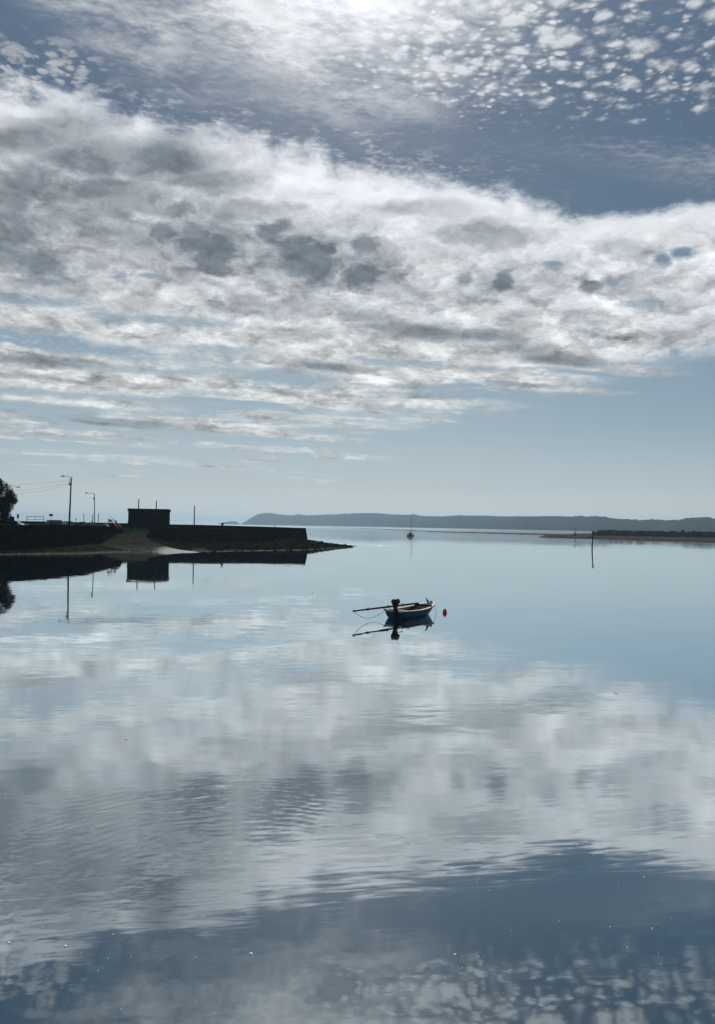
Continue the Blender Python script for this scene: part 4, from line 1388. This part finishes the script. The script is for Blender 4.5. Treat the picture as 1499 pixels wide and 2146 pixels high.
# red tractor at the head of the slipway
m_tred = mat('tractor_red', (0.12, 0.010, 0.010), 0.5, 0.3, 2.0, spec=0.15)
m_twht = mat('tractor_white', (0.50, 0.48, 0.46), 0.6, 0.15, 2.0, spec=0.1)
m_buoy = mat('buoy_red', (0.80, 0.025, 0.030), 0.4, 0.15, 2.0, spec=0.4)
trc = thing('red_tractor', 'dark red tractor with sunlit edges painted white and two red buoys at the slipway head', 'tractor', G(238, 177.0, 2.98), -0.55)
trc.scale = (1.32, 1.32, 1.32)
MB().prism([(-.2, .95), (-.2, 1.75), (.25, 1.85), (1.0, 1.45), (1.55, 1.05), (1.6, .7), (.2, .65)], -.42, .42).build('bonnet', m_tred, trc, bevel=0.06)
for s in (-1, 1):
    MB().tube([(-.1, s * .47, 2.1), (.4, s * .46, 1.84), (1.0, s * .46, 1.50), (1.58, s * .45, 1.10)], 0.06, 6).build('highlight_edge', m_twht, trc, smooth=True)  # sun highlight along the bonnet edge, built as a white strip
    fd = MB()
    prof = [(-.95 + .78 * math.cos(a), 0.78 + .78 * math.sin(a)) for a in np.linspace(math.radians(15), math.radians(190), 12)]
    fd.grid([[(x, s * .55, z), (x, s * 1.0, z), (x, s * 1.02, z - .08)] for x, z in prof])
    fd.build('fender', m_twht if s < 0 else m_tred, trc, smooth=True)  # near fender coloured white for the sunlight on it, far one red
    w_ = MB().lathe([(0, -.17), (.4, -.17), (.66, -.15), (.7, -.08), (.7, .08), (.66, .15), (.4, .17), (0, .17)], 20).build('wheel', m_tyre, trc)
    w_.rotation_euler, w_.location = (R(90), 0, 0), (-.95, s * .80, .70)
    MB().lathe([(0, .175), (.34, .18), (.36, .17)], 14).build('rim', m_rim, w_)
    MB().lathe([(.36, -.17), (.34, -.18), (0, -.175)], 14).build('rim', m_rim, w_)
    w_ = MB().lathe([(0, -.12), (.25, -.12), (.4, -.1), (.42, -.05), (.42, .05), (.4, .1), (.25, .12), (0, .12)], 18).build('wheel', m_tyre, trc)
    w_.rotation_euler, w_.location = (R(90), 0, 0), (1.15, s * .62, .42)
    MB().lathe([(0, .125), (.2, .13), (.22, .12)], 12).build('rim', m_rim, w_)
    MB().lathe([(.22, -.12), (.2, -.13), (0, -.125)], 12).build('rim', m_rim, w_)
    MB().box((-.75, s * .5, 1.85), (.07, .07, 1.1)).build('roll_bar', m_tred, trc)
MB().box((-.75, 0, 2.42), (.12, 1.25, .12)).build('cross_bar', m_twht, trc, bevel=0.02)
MB().box((-.55, 0, 1.2), (.5, .5, .12)).build('seat', m_dark, trc)
MB().box((-.68, 0, 1.5), (.1, .5, .5)).build('backrest', m_dark, trc)
MB().tube([(-.75, -.3, 2.5), (-.75, -.12, 2.95), (-.75, .08, 3.0), (-.75, .35, 2.55)], 0.02, 6).build('wire_hoop', m_steel, trc, smooth=True)
MB().box((-.3, 0, .75), (1.6, .5, .4)).build('chassis', m_dark, trc)
for (px, py, r_, lab) in ((231.6, 1091.2, .36, 'larger round red buoy lashed on top of the tractor, the one on the left'), (242.8, 1092.6, .29, 'smaller round red buoy lashed on top of the tractor, right of the wire hoop')):
    p = P(px, py, 176.6)
    o = thing('round_buoy', lab, 'buoy', p, group='red buoys carried on the tractor')
    MB().ball((0, 0, 0), r_, 16, 12).build('float', m_buoy, o, smooth=True)
    MB().lathe([(0, 0), (.07, 0), (.06, .1), (0, .1)], 10, (0, 0, -r_ - .08)).build('eye', m_twht, o)


# ------------------------------------------------------------------ the moored blue boat
m_blue = mat('hull_blue', (0.011, 0.070, 0.125), 0.45, 0.25, 1.5, spec=0.3)
m_cream = mat('boat_cream', (0.52, 0.455, 0.39), 0.6, 0.2, 3.0, spec=0.3)
m_grey_deck = mat('deck_grey', (0.26, 0.25, 0.235), 0.75, 0.2, 3.0, spec=0.2)
m_wood = mat('old_wood', (0.085, 0.045, 0.030), 0.75, 0.4, 4.0, spec=0.2)
m_in = mat('bilge_dark', (0.045, 0.042, 0.034), 0.85, 0.4, 3.0, spec=0.15)
m_blk = mat('motor_black', (0.012, 0.012, 0.014), 0.5, 0.2, 3.0, spec=0.25)
m_rope = mat('rope_grey', (0.12, 0.11, 0.10), 0.9, 0.3, 20.0, spec=0.1)

HEAD = R(50)                                        # bow points right and away: angle of the bow from +x
BX = P(825.5, 1290, 47.6)
boat = thing('rowing_boat', 'small open blue boat with cream gunwales and a black outboard moored on the calm water', 'boat', (BX.x, 47.6, 0.0), HEAD)
ST = [(-.02, .50, .70, .54, .02, -.08), (.5, .475, .765, .62, -.02, -.12), (1.1, .465, .82, .68, -.04, -.14), (1.8, .47, .85, .69, -.04, -.15), (2.5, .505, .82, .62, -.02, -.15), (3.05, .56, .73, .48, .02, -.15),
      (3.5, .62, .57, .30, .06, -.14), (3.9, .68, .36, .13, .12, -.11), (4.15, .72, .18, .05, .2, -.04), (4.30, .745, .035, .02, .45, .30)]


def st_at(x):
    xs = [s[0] for s in ST]
    return tuple(float(np.interp(x, xs, [s[i] for s in ST])) for i in range(6))


def rake(x):
    return float(np.interp(x, [0, 1.2, 2.6, 4.3], [-.30, 0, .05, .62]))


def section(x, inset=0.0, floor=None):
    _, zs, bg, bc, zc, zk = st_at(x)
    half = [(bg, zs), (bg * .80 + bc * .20 + .015, zs * .66 + zc * .34), (bg * .42 + bc * .58 + .02, zs * .30 + zc * .70), (bc, zc), (bc * .55, (zc + zk) / 2 - .02), (0.0, zk)]
    if inset:
        half = [(max(b - inset, .004), z) for b, z in half]
    if floor is not None:
        half = [(b, max(z, floor)) for b, z in half]
    pts = half + [(-b, z) for b, z in half[-2::-1]]
    return [Vector((x + rake(x) * (z - zs), b, z)) for b, z in pts]


xs_h = [ST[0][0]] + list(np.linspace(.15, 4.05, 22)) + [4.15, 4.22, 4.30]
hull = MB().grid([section(x) for x in xs_h])
s0_ = section(xs_h[0])
hull.raw(s0_, [tuple(range(len(s0_)))])
hb = hull.build('hull', m_blue, boat, smooth=False)
hb.data.polygons.foreach_set('use_smooth', [len(p.vertices) == 4 for p in hb.data.polygons])
lin_ = MB().grid([section(x, .045, .05) for x in np.linspace(.04, 3.2, 20)])
for c in (section(.04, .045, .05), section(3.2, .045, .05)):
    lin_.raw(c, [tuple(range(len(c)))])
lin_.build('lining', m_in, boat, smooth=False)
for s in (1, -1):
    gw = [(x + rake(x) * .012, s * (st_at(x)[2]), st_at(x)[1]) for x in np.linspace(-.02, 4.27, 30)]
    rows = []
    for x, y, z in gw:
        wi = min(.17 if s < 0 else .11, abs(y) * .95)
        yi = y - s * wi
        rows.append([(x, y + s * .025, z - .035), (x, y + s * .025, z + .012), (x, yi, z + .015), (x, yi, z - .03)])
    MB().grid(rows).build('gunwale', m_cream, boat)
    MB().tube([(x, y + s * .03, z - .035) for x, y, z in gw], .020, 6).build('rubbing_strake', m_wood, boat, smooth=True)
    # inner planking below the gunwale
    rows = [[(x, s * (st_at(x)[2] - .055), st_at(x)[1] - .02), (x, s * (st_at(x)[2] - .075), st_at(x)[1] - .20)] for x in np.linspace(.05, 3.2, 16)]
    MB().grid(rows).build('inner_strake', m_cream, boat)
MB().box((.03, 0, .455), (.09, 1.34, .13)).build('transom_cap', m_cream, boat, bevel=.01)
MB().raw([(.06, -.66, .40), (.62, -.72, .385), (.62, .72, .385), (.06, .66, .40), (.06, -.66, .36), (.62, -.72, .345), (.62, .72, .345), (.06, .66, .36)],
         [(0, 1, 2, 3), (7, 6, 5, 4), (1, 5, 6, 2), (0, 4, 5, 1), (3, 2, 6, 7)]).build('stern_bench', m_cream, boat)
for x, w_ in ((1.35, .24), (2.35, .24)):
    b_ = st_at(x)[2] - .07
    MB().box((x, 0, .365), (w_, 2 * b_, .035)).build('thwart', m_wood if x > 2 else m_cream, boat, bevel=.006)
rows = []
for x in np.linspace(3.18, 4.24, 12):
    b_ = max(st_at(x)[2] - .05, .01)
    z = st_at(x)[1]
    rows.append([(x, b_, z + .004), (x, b_ * .5, z + .022), (x, 0, z + .03), (x, -b_ * .5, z + .022), (x, -b_, z + .004)])
MB().grid(rows).build('foredeck', m_grey_deck, boat, smooth=True)
b_ = st_at(3.14)[2] - .03
MB().box((3.14, 0, st_at(3.14)[1] + .035), (.10, 2 * b_, .13)).build('coaming', m_wood, boat, bevel=.01)
MB().raw([(3.16, -.22, .10), (3.16, .22, .10), (3.16, b_ - .10, .54), (3.16, .10 - b_, .54)], [(0, 1, 2, 3)]).build('bulkhead', m_cream, boat)
MB().box((4.02, 0, .76), (.07, .07, .18)).build('bow_bitt', m_wood, boat, bevel=.008)
MB().tube([(4.02, -.09, .80), (4.02, .09, .80)], .018, 6).build('bitt_pin', m_wood, boat)
for (x, y, r_) in ((.12, .42, .13), (.62, -.62, .14)):
    z = .44
    MB().tube([(x, y - r_, z - .05), (x, y - r_ * .9, z + r_ * .9), (x, y, z + r_ * 1.35), (x, y + r_ * .9, z + r_ * .9), (x, y + r_, z - .05)], .013, 6).build('hoop', m_dark, boat, smooth=True)
MB().box((-.03, .70, .535), (.10, .16, .05)).build('cleat', m_dark, boat, bevel=.01)
MB().tube([(2.0, -.3, .40), (1.2, -.42, .41), (.35, -.5, .45)], .022, 6).build('oar_shaft', m_wood, boat)
for x, y in ((3.0, -.62), (2.85, -.64), (2.5, -.70)):
    MB().tube([(x, y, .5), (x, y, .64)], .016, 6).build('rowlock', m_cream, boat)
# outboard
ob = thing('outboard_motor', None, None, (-.10, -.20, 0))
ob.parent = boat
cw = MB()
cw.ball((0, 0, 0), 1.0, 16, 12)
for i, q in enumerate(cw.v):
    f = 1.0 if q.z > -.2 else .86
    sx = math.copysign(abs(q.x) ** .72, q.x) * .27
    sy = math.copysign(abs(q.y) ** .72, q.y) * .245
    cw.v[i] = Vector((sx * f + .03 * q.z, sy * f, math.copysign(abs(q.z) ** .8, q.z) * .215 + 1.05))
cw.build('cowling', m_blk, ob, smooth=True)
MB().box((-.01, 0, .78), (.26, .22, .16), taper=1.15).build('midsection', m_blk, ob, bevel=.02)
MB().prism([(-.13, .72), (.09, .72), (.04, .3), (.02, .05), (-.02, -.35), (-.20, -.35), (-.16, .05)], -.075, .075).build('leg', m_blk, ob, bevel=.02)
MB().box((-.10, 0, .10), (.34, .20, .02)).build('splash_plate', m_blk, ob)
MB().box((.06, 0, .50), (.12, .26, .30)).build('clamp_bracket', m_blk, ob, bevel=.015)
MB().tube([(.1, -.03, .86), (.34, -.05, .84), (.62, -.09, .82)], [.028, .024, .03], 8).build('tiller', m_blk, ob, smooth=True)
MB().ball((.12, -.24, .99), .035, 8, 6).build('pull_cord', m_blk, ob)
# heap of net amidships
nt = MB().ball((0, 0, 0), 1.0, 22, 14)
for i, q in enumerate(nt.v):
    k = 1 + .35 * fbm(q.x * 2.4, q.y * 2.4, q.z * 2.4, 5)
    nt.v[i] = Vector((q.x * .42 * k, q.y * .36 * k, max(q.z, -.2) * .36 * k))
rot = Matrix.Rotation(HEAD, 3, 'Z')


def in_boat(x, y, z):
    return Vector((BX.x, 47.6, 0)) + rot @ Vector((x, y, z))


o = nt.build('net_heap', mat('net_grey', (0.07, 0.07, 0.062), 0.9, 0.75, 9.0, 0.02, 30.0, spec=0.1), smooth=True, loc=in_boat(2.72, .12, .12), rotz=HEAD)
props(o, 'heap of grey netting lying in the forward half of the blue boat', 'net')

# long spar laid along the boat, its tip out over the stern
sp0, sp1 = in_boat(3.22, .44, .70), P(742.6, 1280.4, 45.2)
spar = thing('wooden_spar', 'long dark wooden spar laid along the blue boat and jutting out over its stern', 'spar', sp0)
dv = sp1 - sp0
MB().tube([(0, 0, 0), dv * .15, dv * .5, dv * .85, dv], [.055, .060, .058, .05, .042], 10).build('pole', m_wood, spar, smooth=True)
MB().tube([dv * .985, dv * 1.012], .062, 10).build('end_ferrule', m_dark, spar)
for f in (.26, .50, .80):
    u = dv.normalized()
    MB().tube([dv * f, dv * f + u * .09], .075, 10).build('collar', m_dark, spar)
    MB().ball(dv * f + Vector((0, 0, .085)), .035, 8, 6).build('lug', m_dark, spar)
pe = in_boat(-.06, .62, .49)
a0 = sp1 + Vector((.06, 0, -.10)) - sp0
a1 = pe - sp0
MB().tube([a0.lerp(a1, f) - Vector((0, 0, .40 * 4 * f * (1 - f) * (1.15 - .3 * f))) for f in np.linspace(0, 1, 25)], .012, 6).build('hanging_rope', m_rope, spar, smooth=True)

# mooring line from the bow into the water
p0 = in_boat(4.33, -.02, .66)
p1 = P(917.8, 1284.6, 50.9)
p1.z = -.12
o = MB().tube([(p0.lerp(p1, f) - Vector((0, 0, .10 * 4 * f * (1 - f)))) - p0 for f in np.linspace(0, 1, 15)], .012, 6).build('mooring_line', m_rope, smooth=True, loc=p0)
props(o, 'thin mooring line slanting from the bow of the blue boat into the water', 'rope')

# bird on the bow
m_bird = mat('bird_black', (0.014, 0.013, 0.015), 0.6, 0.3, 8.0, spec=0.3)
bd = MB()
bd.tube([(.16, .02, .03), (.12, .02, .07), (.06, .01, .13), (.01, 0, .20), (-.02, 0, .27), (-.03, 0, .315), (-.045, 0, .345), (-.075, 0, .352), (-.115, 0, .345), (-.15, 0, .335)],
        [.012, .03, .062, .066, .045, .026, .026, .028, .012, .004], 12)
for s in (-1, 1):
    bd.tube([(.035, s * .025, .09), (.03, s * .028, .0)], [.012, .008], 6)
    bd.tube([(.03, s * .028, .004), (-.03, s * .034, .004)], [.010, .006], 5)
o = bd.build('bird', m_bird, smooth=True, loc=in_boat(3.66, .05, .66))
props(o, 'small black bird standing upright on the foredeck of the blue boat', 'bird')

# pick-up buoy
bp = P(932.4, 1284.2, 51.3)
by = thing('mooring_buoy', 'small bright red mooring buoy floating off the bow of the blue boat', 'buoy', (bp.x, 51.3, 0))
MB().lathe([(0, -.12), (.08, -.10), (.138, -.01), (.142, .06), (.134, .14), (.11, .20), (.06, .245), (0, .25)], 18).build('float', m_buoy, by, smooth=True)
MB().lathe([(0, .24), (.045, .245), (.047, .275), (.03, .295), (0, .298)], 12).build('cap', m_twht, by, smooth=True)

# ------------------------------------------------------------------ yacht and marks far out
yp = P(861.5, 1124, 450.0)
m_yred = mat('yacht_red', (0.10, 0.016, 0.018), 0.45, 0.3, 1.0)
m_yblk = mat('yacht_black', (0.014, 0.014, 0.016), 0.5, 0.2, 1.0)
yt = thing('sailing_yacht', 'small dark yacht with a bare tall mast at anchor far out', 'yacht', (yp.x, 450.0, 0), R(65))
YS = [(-4.0, .95, 1.1), (-2.5, .92, 1.42), (-.5, .95, 1.55), (1.5, 1.02, 1.3), (3.2, 1.12, .75), (4.5, 1.25, .05)]
rows = [[(x, b, z), (x, b * .93, .35), (x, b * .7, -.1), (x, 0, -.4), (x, -b * .7, -.1), (x, -b * .93, .35), (x, -b, z)] for x, z, b in YS]
h_ = MB().grid(rows)
h_.raw(rows[0], [tuple(range(7))])
h_.build('hull', m_yblk, yt)
MB().grid([[(x, b * .995 + .02, .52), (x, b * .97 + .02, .12)] for x, z, b in YS]).build('boot_stripe', m_yred, yt)
MB().grid([[(x, -b * .995 - .02, .52), (x, -b * .97 - .02, .12)] for x, z, b in YS]).build('boot_stripe', m_yred, yt)
MB().raw([(-4.02, 1.06, .5), (-4.02, -1.06, .5), (-4.02, -1.0, .12), (-4.02, 1.0, .12)], [(0, 1, 2, 3)]).build('transom_panel', m_yred, yt)
MB().grid([[(x, b, z - .01), (x, -b, z - .01)] for x, z, b in YS]).build('deck', mat('yacht_deck', (0.3, 0.29, 0.27), 0.7, 0.2, 2.0), yt)
MB().prism([(-1.4, .9), (-1.2, 1.5), (1.2, 1.42), (2.0, 1.0)], -.8, .8).build('cabin', m_yblk, yt, bevel=.05)
MB().tube([(.9, 0, .9), (.9, 0, 7.0), (.9, 0, 12.9)], [.09, .085, .06], 8).build('mast', m_dark, yt)
MB().tube([(.85, 0, 2.1), (-2.9, 0, 2.2)], [.07, .07], 8).build('boom', m_dark, yt)
MB().tube([(.8, 0, 2.25), (-1.0, 0, 2.36), (-2.7, 0, 2.3)], [.13, .18, .10], 8).build('furled_sail', m_yblk, yt)
for a, b in (((4.4, 0, 1.25), (.9, 0, 12.6)), ((-4.0, 0, .95), (.9, 0, 12.8)), ((.7, 1.5, 1.0), (.9, .05, 11.0)), ((.7, -1.5, 1.0), (.9, -.05, 11.0))):
    MB().tube([a, b], .016, 4).build('stay', m_dark, yt)
for x, y in ((-3.8, 1.0), (-3.8, -1.0), (-2.4, 1.35), (-2.4, -1.35)):
    MB().tube([(x, y, .9), (x, y, 1.75)], .035, 6).build('stanchion', m_dark, yt)
MB().tube([(-2.4, 1.35, 1.72), (-3.8, 1.0, 1.72), (-3.8, -1.0, 1.72), (-2.4, -1.35, 1.72)], .03, 6).build('push_rail', m_dark, yt)
MB().prism([(-2.0, 1.0), (-1.7, 2.05), (-1.0, 2.0), (-.8, 1.5)], -.75, .75).build('spray_hood', m_yblk, yt, bevel=.05)
p = P(854.0, 1122, 452.0)
o = thing('black_buoy', 'tiny black buoy floating just left of the distant yacht', 'buoy', (p.x, 452.0, 0))
MB().ball((0, 0, .18), .42, 12, 8).build('float', m_yblk, o, smooth=True)
MB().tube([(0, 0, .5), (0, 0, .85)], .05, 6).build('staff', m_yblk, o)
p = P(864.0, 1114.8, 900.0)
o = thing('distant_mark', 'tiny pale mark standing on the sand bar behind the yacht', 'buoy', (p.x, 900.0, 0))
MB().ball((0, 0, .4), .55, 10, 8).build('float', m_twht, o, smooth=True)
MB().tube([(0, 0, .6), (0, 0, 1.6)], .08, 6).build('staff', m_dark, o)

m_post = mat('tarred_post', (0.016, 0.015, 0.016), 0.8, 0.35, 2.0, 0.02, 5.0, spec=0.15)
b_, t_ = G(1241.6, 222.0, -0.5), P(1243.2, 1117.0, 222.0)
mk = thing('channel_marker', 'tall crooked dark timber channel marker with a square topmark standing in the water', 'marker post', b_)
m1 = P(1241.2, 1146.0, 222.0) - b_
tv = t_ - b_
MB().tube([(0, 0, -.3), m1, m1.lerp(tv, .5) + Vector((.01, 0, 0)), tv], [.19, .185, .16, .13], 10).build('post', m_post, mk, smooth=True)
tm = P(1243.4, 1114.8, 222.0) - b_
MB().box(tuple(tm + Vector((0, 0, -.05))), (.62, .55, .36)).build('topmark', m_post, mk, bevel=.03)
MB().lathe([(.0, .42), (.14, .28), (.34, .12), (.20, .10)], 8, tuple(tm)).build('topmark_cap', m_post, mk)
MB().box(tuple(tm + Vector((0, 0, -.32))), (.34, .32, .22)).build('topmark_collar', m_post, mk)
D = 548.0
pb = G(1206.2, D, .5)
pk = thing('spit_perch', 'slender perch with a dark cone topmark standing on the sand spit', 'marker post', pb)
tz = P(1205.6, 1107.5, D)
MB().tube([(0, 0, -.4), (tz.x - pb.x, 0, tz.z - .5)], [.12, .08], 8).build('staff', m_post, pk)
MB().lathe([(0, 0), (.34, 0), (.12, 1.5), (.0, 1.55)], 10, (tz.x - pb.x, 0, tz.z - .9)).build('topmark', m_post, pk)
MB().tube([(0, -.1, -.3), (0, -.1, 2.9)], [.42, .38], 10).build('pile', m_post, pk)
o = MB().tube([(0, 0, -.3), (0.03, 0, 1.1), (0, 0, 2.2)], [.33, .36, .28], 10).build('timber_stake', m_post, loc=G(1202.8, D, .5))
props(o, 'short thick dark stake beside the slender perch on the sand spit', 'stake')

# ------------------------------------------------------------------ white flecks standing in for sun glints, scraps of weed on the near water
rng = random.Random(17)
fl = MB()
spots_f = [(526, 1990, 10), (137, 1974, 9), (18, 1967, 8), (953, 1991, 8), (238, 1950, 5), (411, 1997, 5), (840, 1748, 7), (855, 1761, 6), (1368, 1938, 5), (1315, 1977, 5), (1279, 1935, 4), (265, 1547, 8),
           (214, 1562, 5), (828, 1780, 4), (1005, 1995, 4), (1015, 1997, 3), (793, 1942, 4), (307, 2048, 4), (412, 2090, 4), (450, 2113, 5), (634, 2110, 4), (591, 1997, 4), (227, 1999, 4), (357, 1945, 3),
           (792, 1535, 4), (953, 1525, 4), (967, 1529, 4), (995, 1534, 5), (785, 1552, 6), (813, 1563, 3), (1000, 1842, 4), (972, 1822, 3), (487, 1240, 4), (700, 1236, 4), (655, 1243, 5), (905, 1660, 4), (1040, 1678, 4), (637, 1745, 4), (720, 1771, 4), (735, 1819, 4)]
for i in range(150):
    py = 1230 + 900 * rng.random() ** 0.8
    spots_f.append((rng.uniform(0, 1499), py, rng.choice((2, 2, 3, 3, 4))))
for (px, py, s) in spots_f:
    hz = 1101.8 + 0.016 * (px - 750)
    D = CAM_H * F_PX / (py - hz)
    c = P(px, py, D)
    r_ = 0.33 * s * D / F_PX
    for k in range(2 if s > 5 else 1):
        cc = Vector((c.x + k * r_ * rng.uniform(.8, 1.6), c.y + rng.uniform(-.5, .5) * r_, r_ * .15))
        b0 = len(fl.v)
        fl.ball(cc, r_ * (1 if k == 0 else .6), 8, 5, (1.0, 1.2, .55))
props(link('glint_flecks', mesh_data('glint_flecks', fl.v, fl.f, True), mat('glint_white', (0.85, 0.84, 0.82), 0.25, 0.05, 30.0, spec=0.7)), kind='stuff',
      label='scattered white flecks standing in for sun glints off bubbles on the near water')
sw_ = MB()
for (px, py) in ((1288, 1451), (1295, 1452.5), (1291, 1453)):
    D = CAM_H * F_PX / (py - 1110.5)
    c = P(px, py, D)
    sw_.ball((c.x, c.y, .004), .022, 8, 5, (1.4, 1.0, .5))
props(link('weed_scraps', mesh_data('weed_scraps', sw_.v, sw_.f, True), m_post), kind='stuff', label='dark scraps of weed floating on the open water')

# ------------------------------------------------------------------ haze over the bay
hz = MB().box((0, 6850, 58), (18400, 14600, 120))
hm, hn = material('sea_haze')
pv = hn.node('ShaderNodeVolumePrincipled')
pv.inputs['Color'].default_value = (0.55, 0.79, 1.0, 1)
pv.inputs['Density'].default_value = 0.00012
pv.inputs['Anisotropy'].default_value = 0.5
hn.t.links.new(pv.outputs[0], hn.node('ShaderNodeOutputMaterial').inputs['Volume'])
props(hz.build('haze', hm), kind='stuff', label='thin pale haze lying over the whole bay')
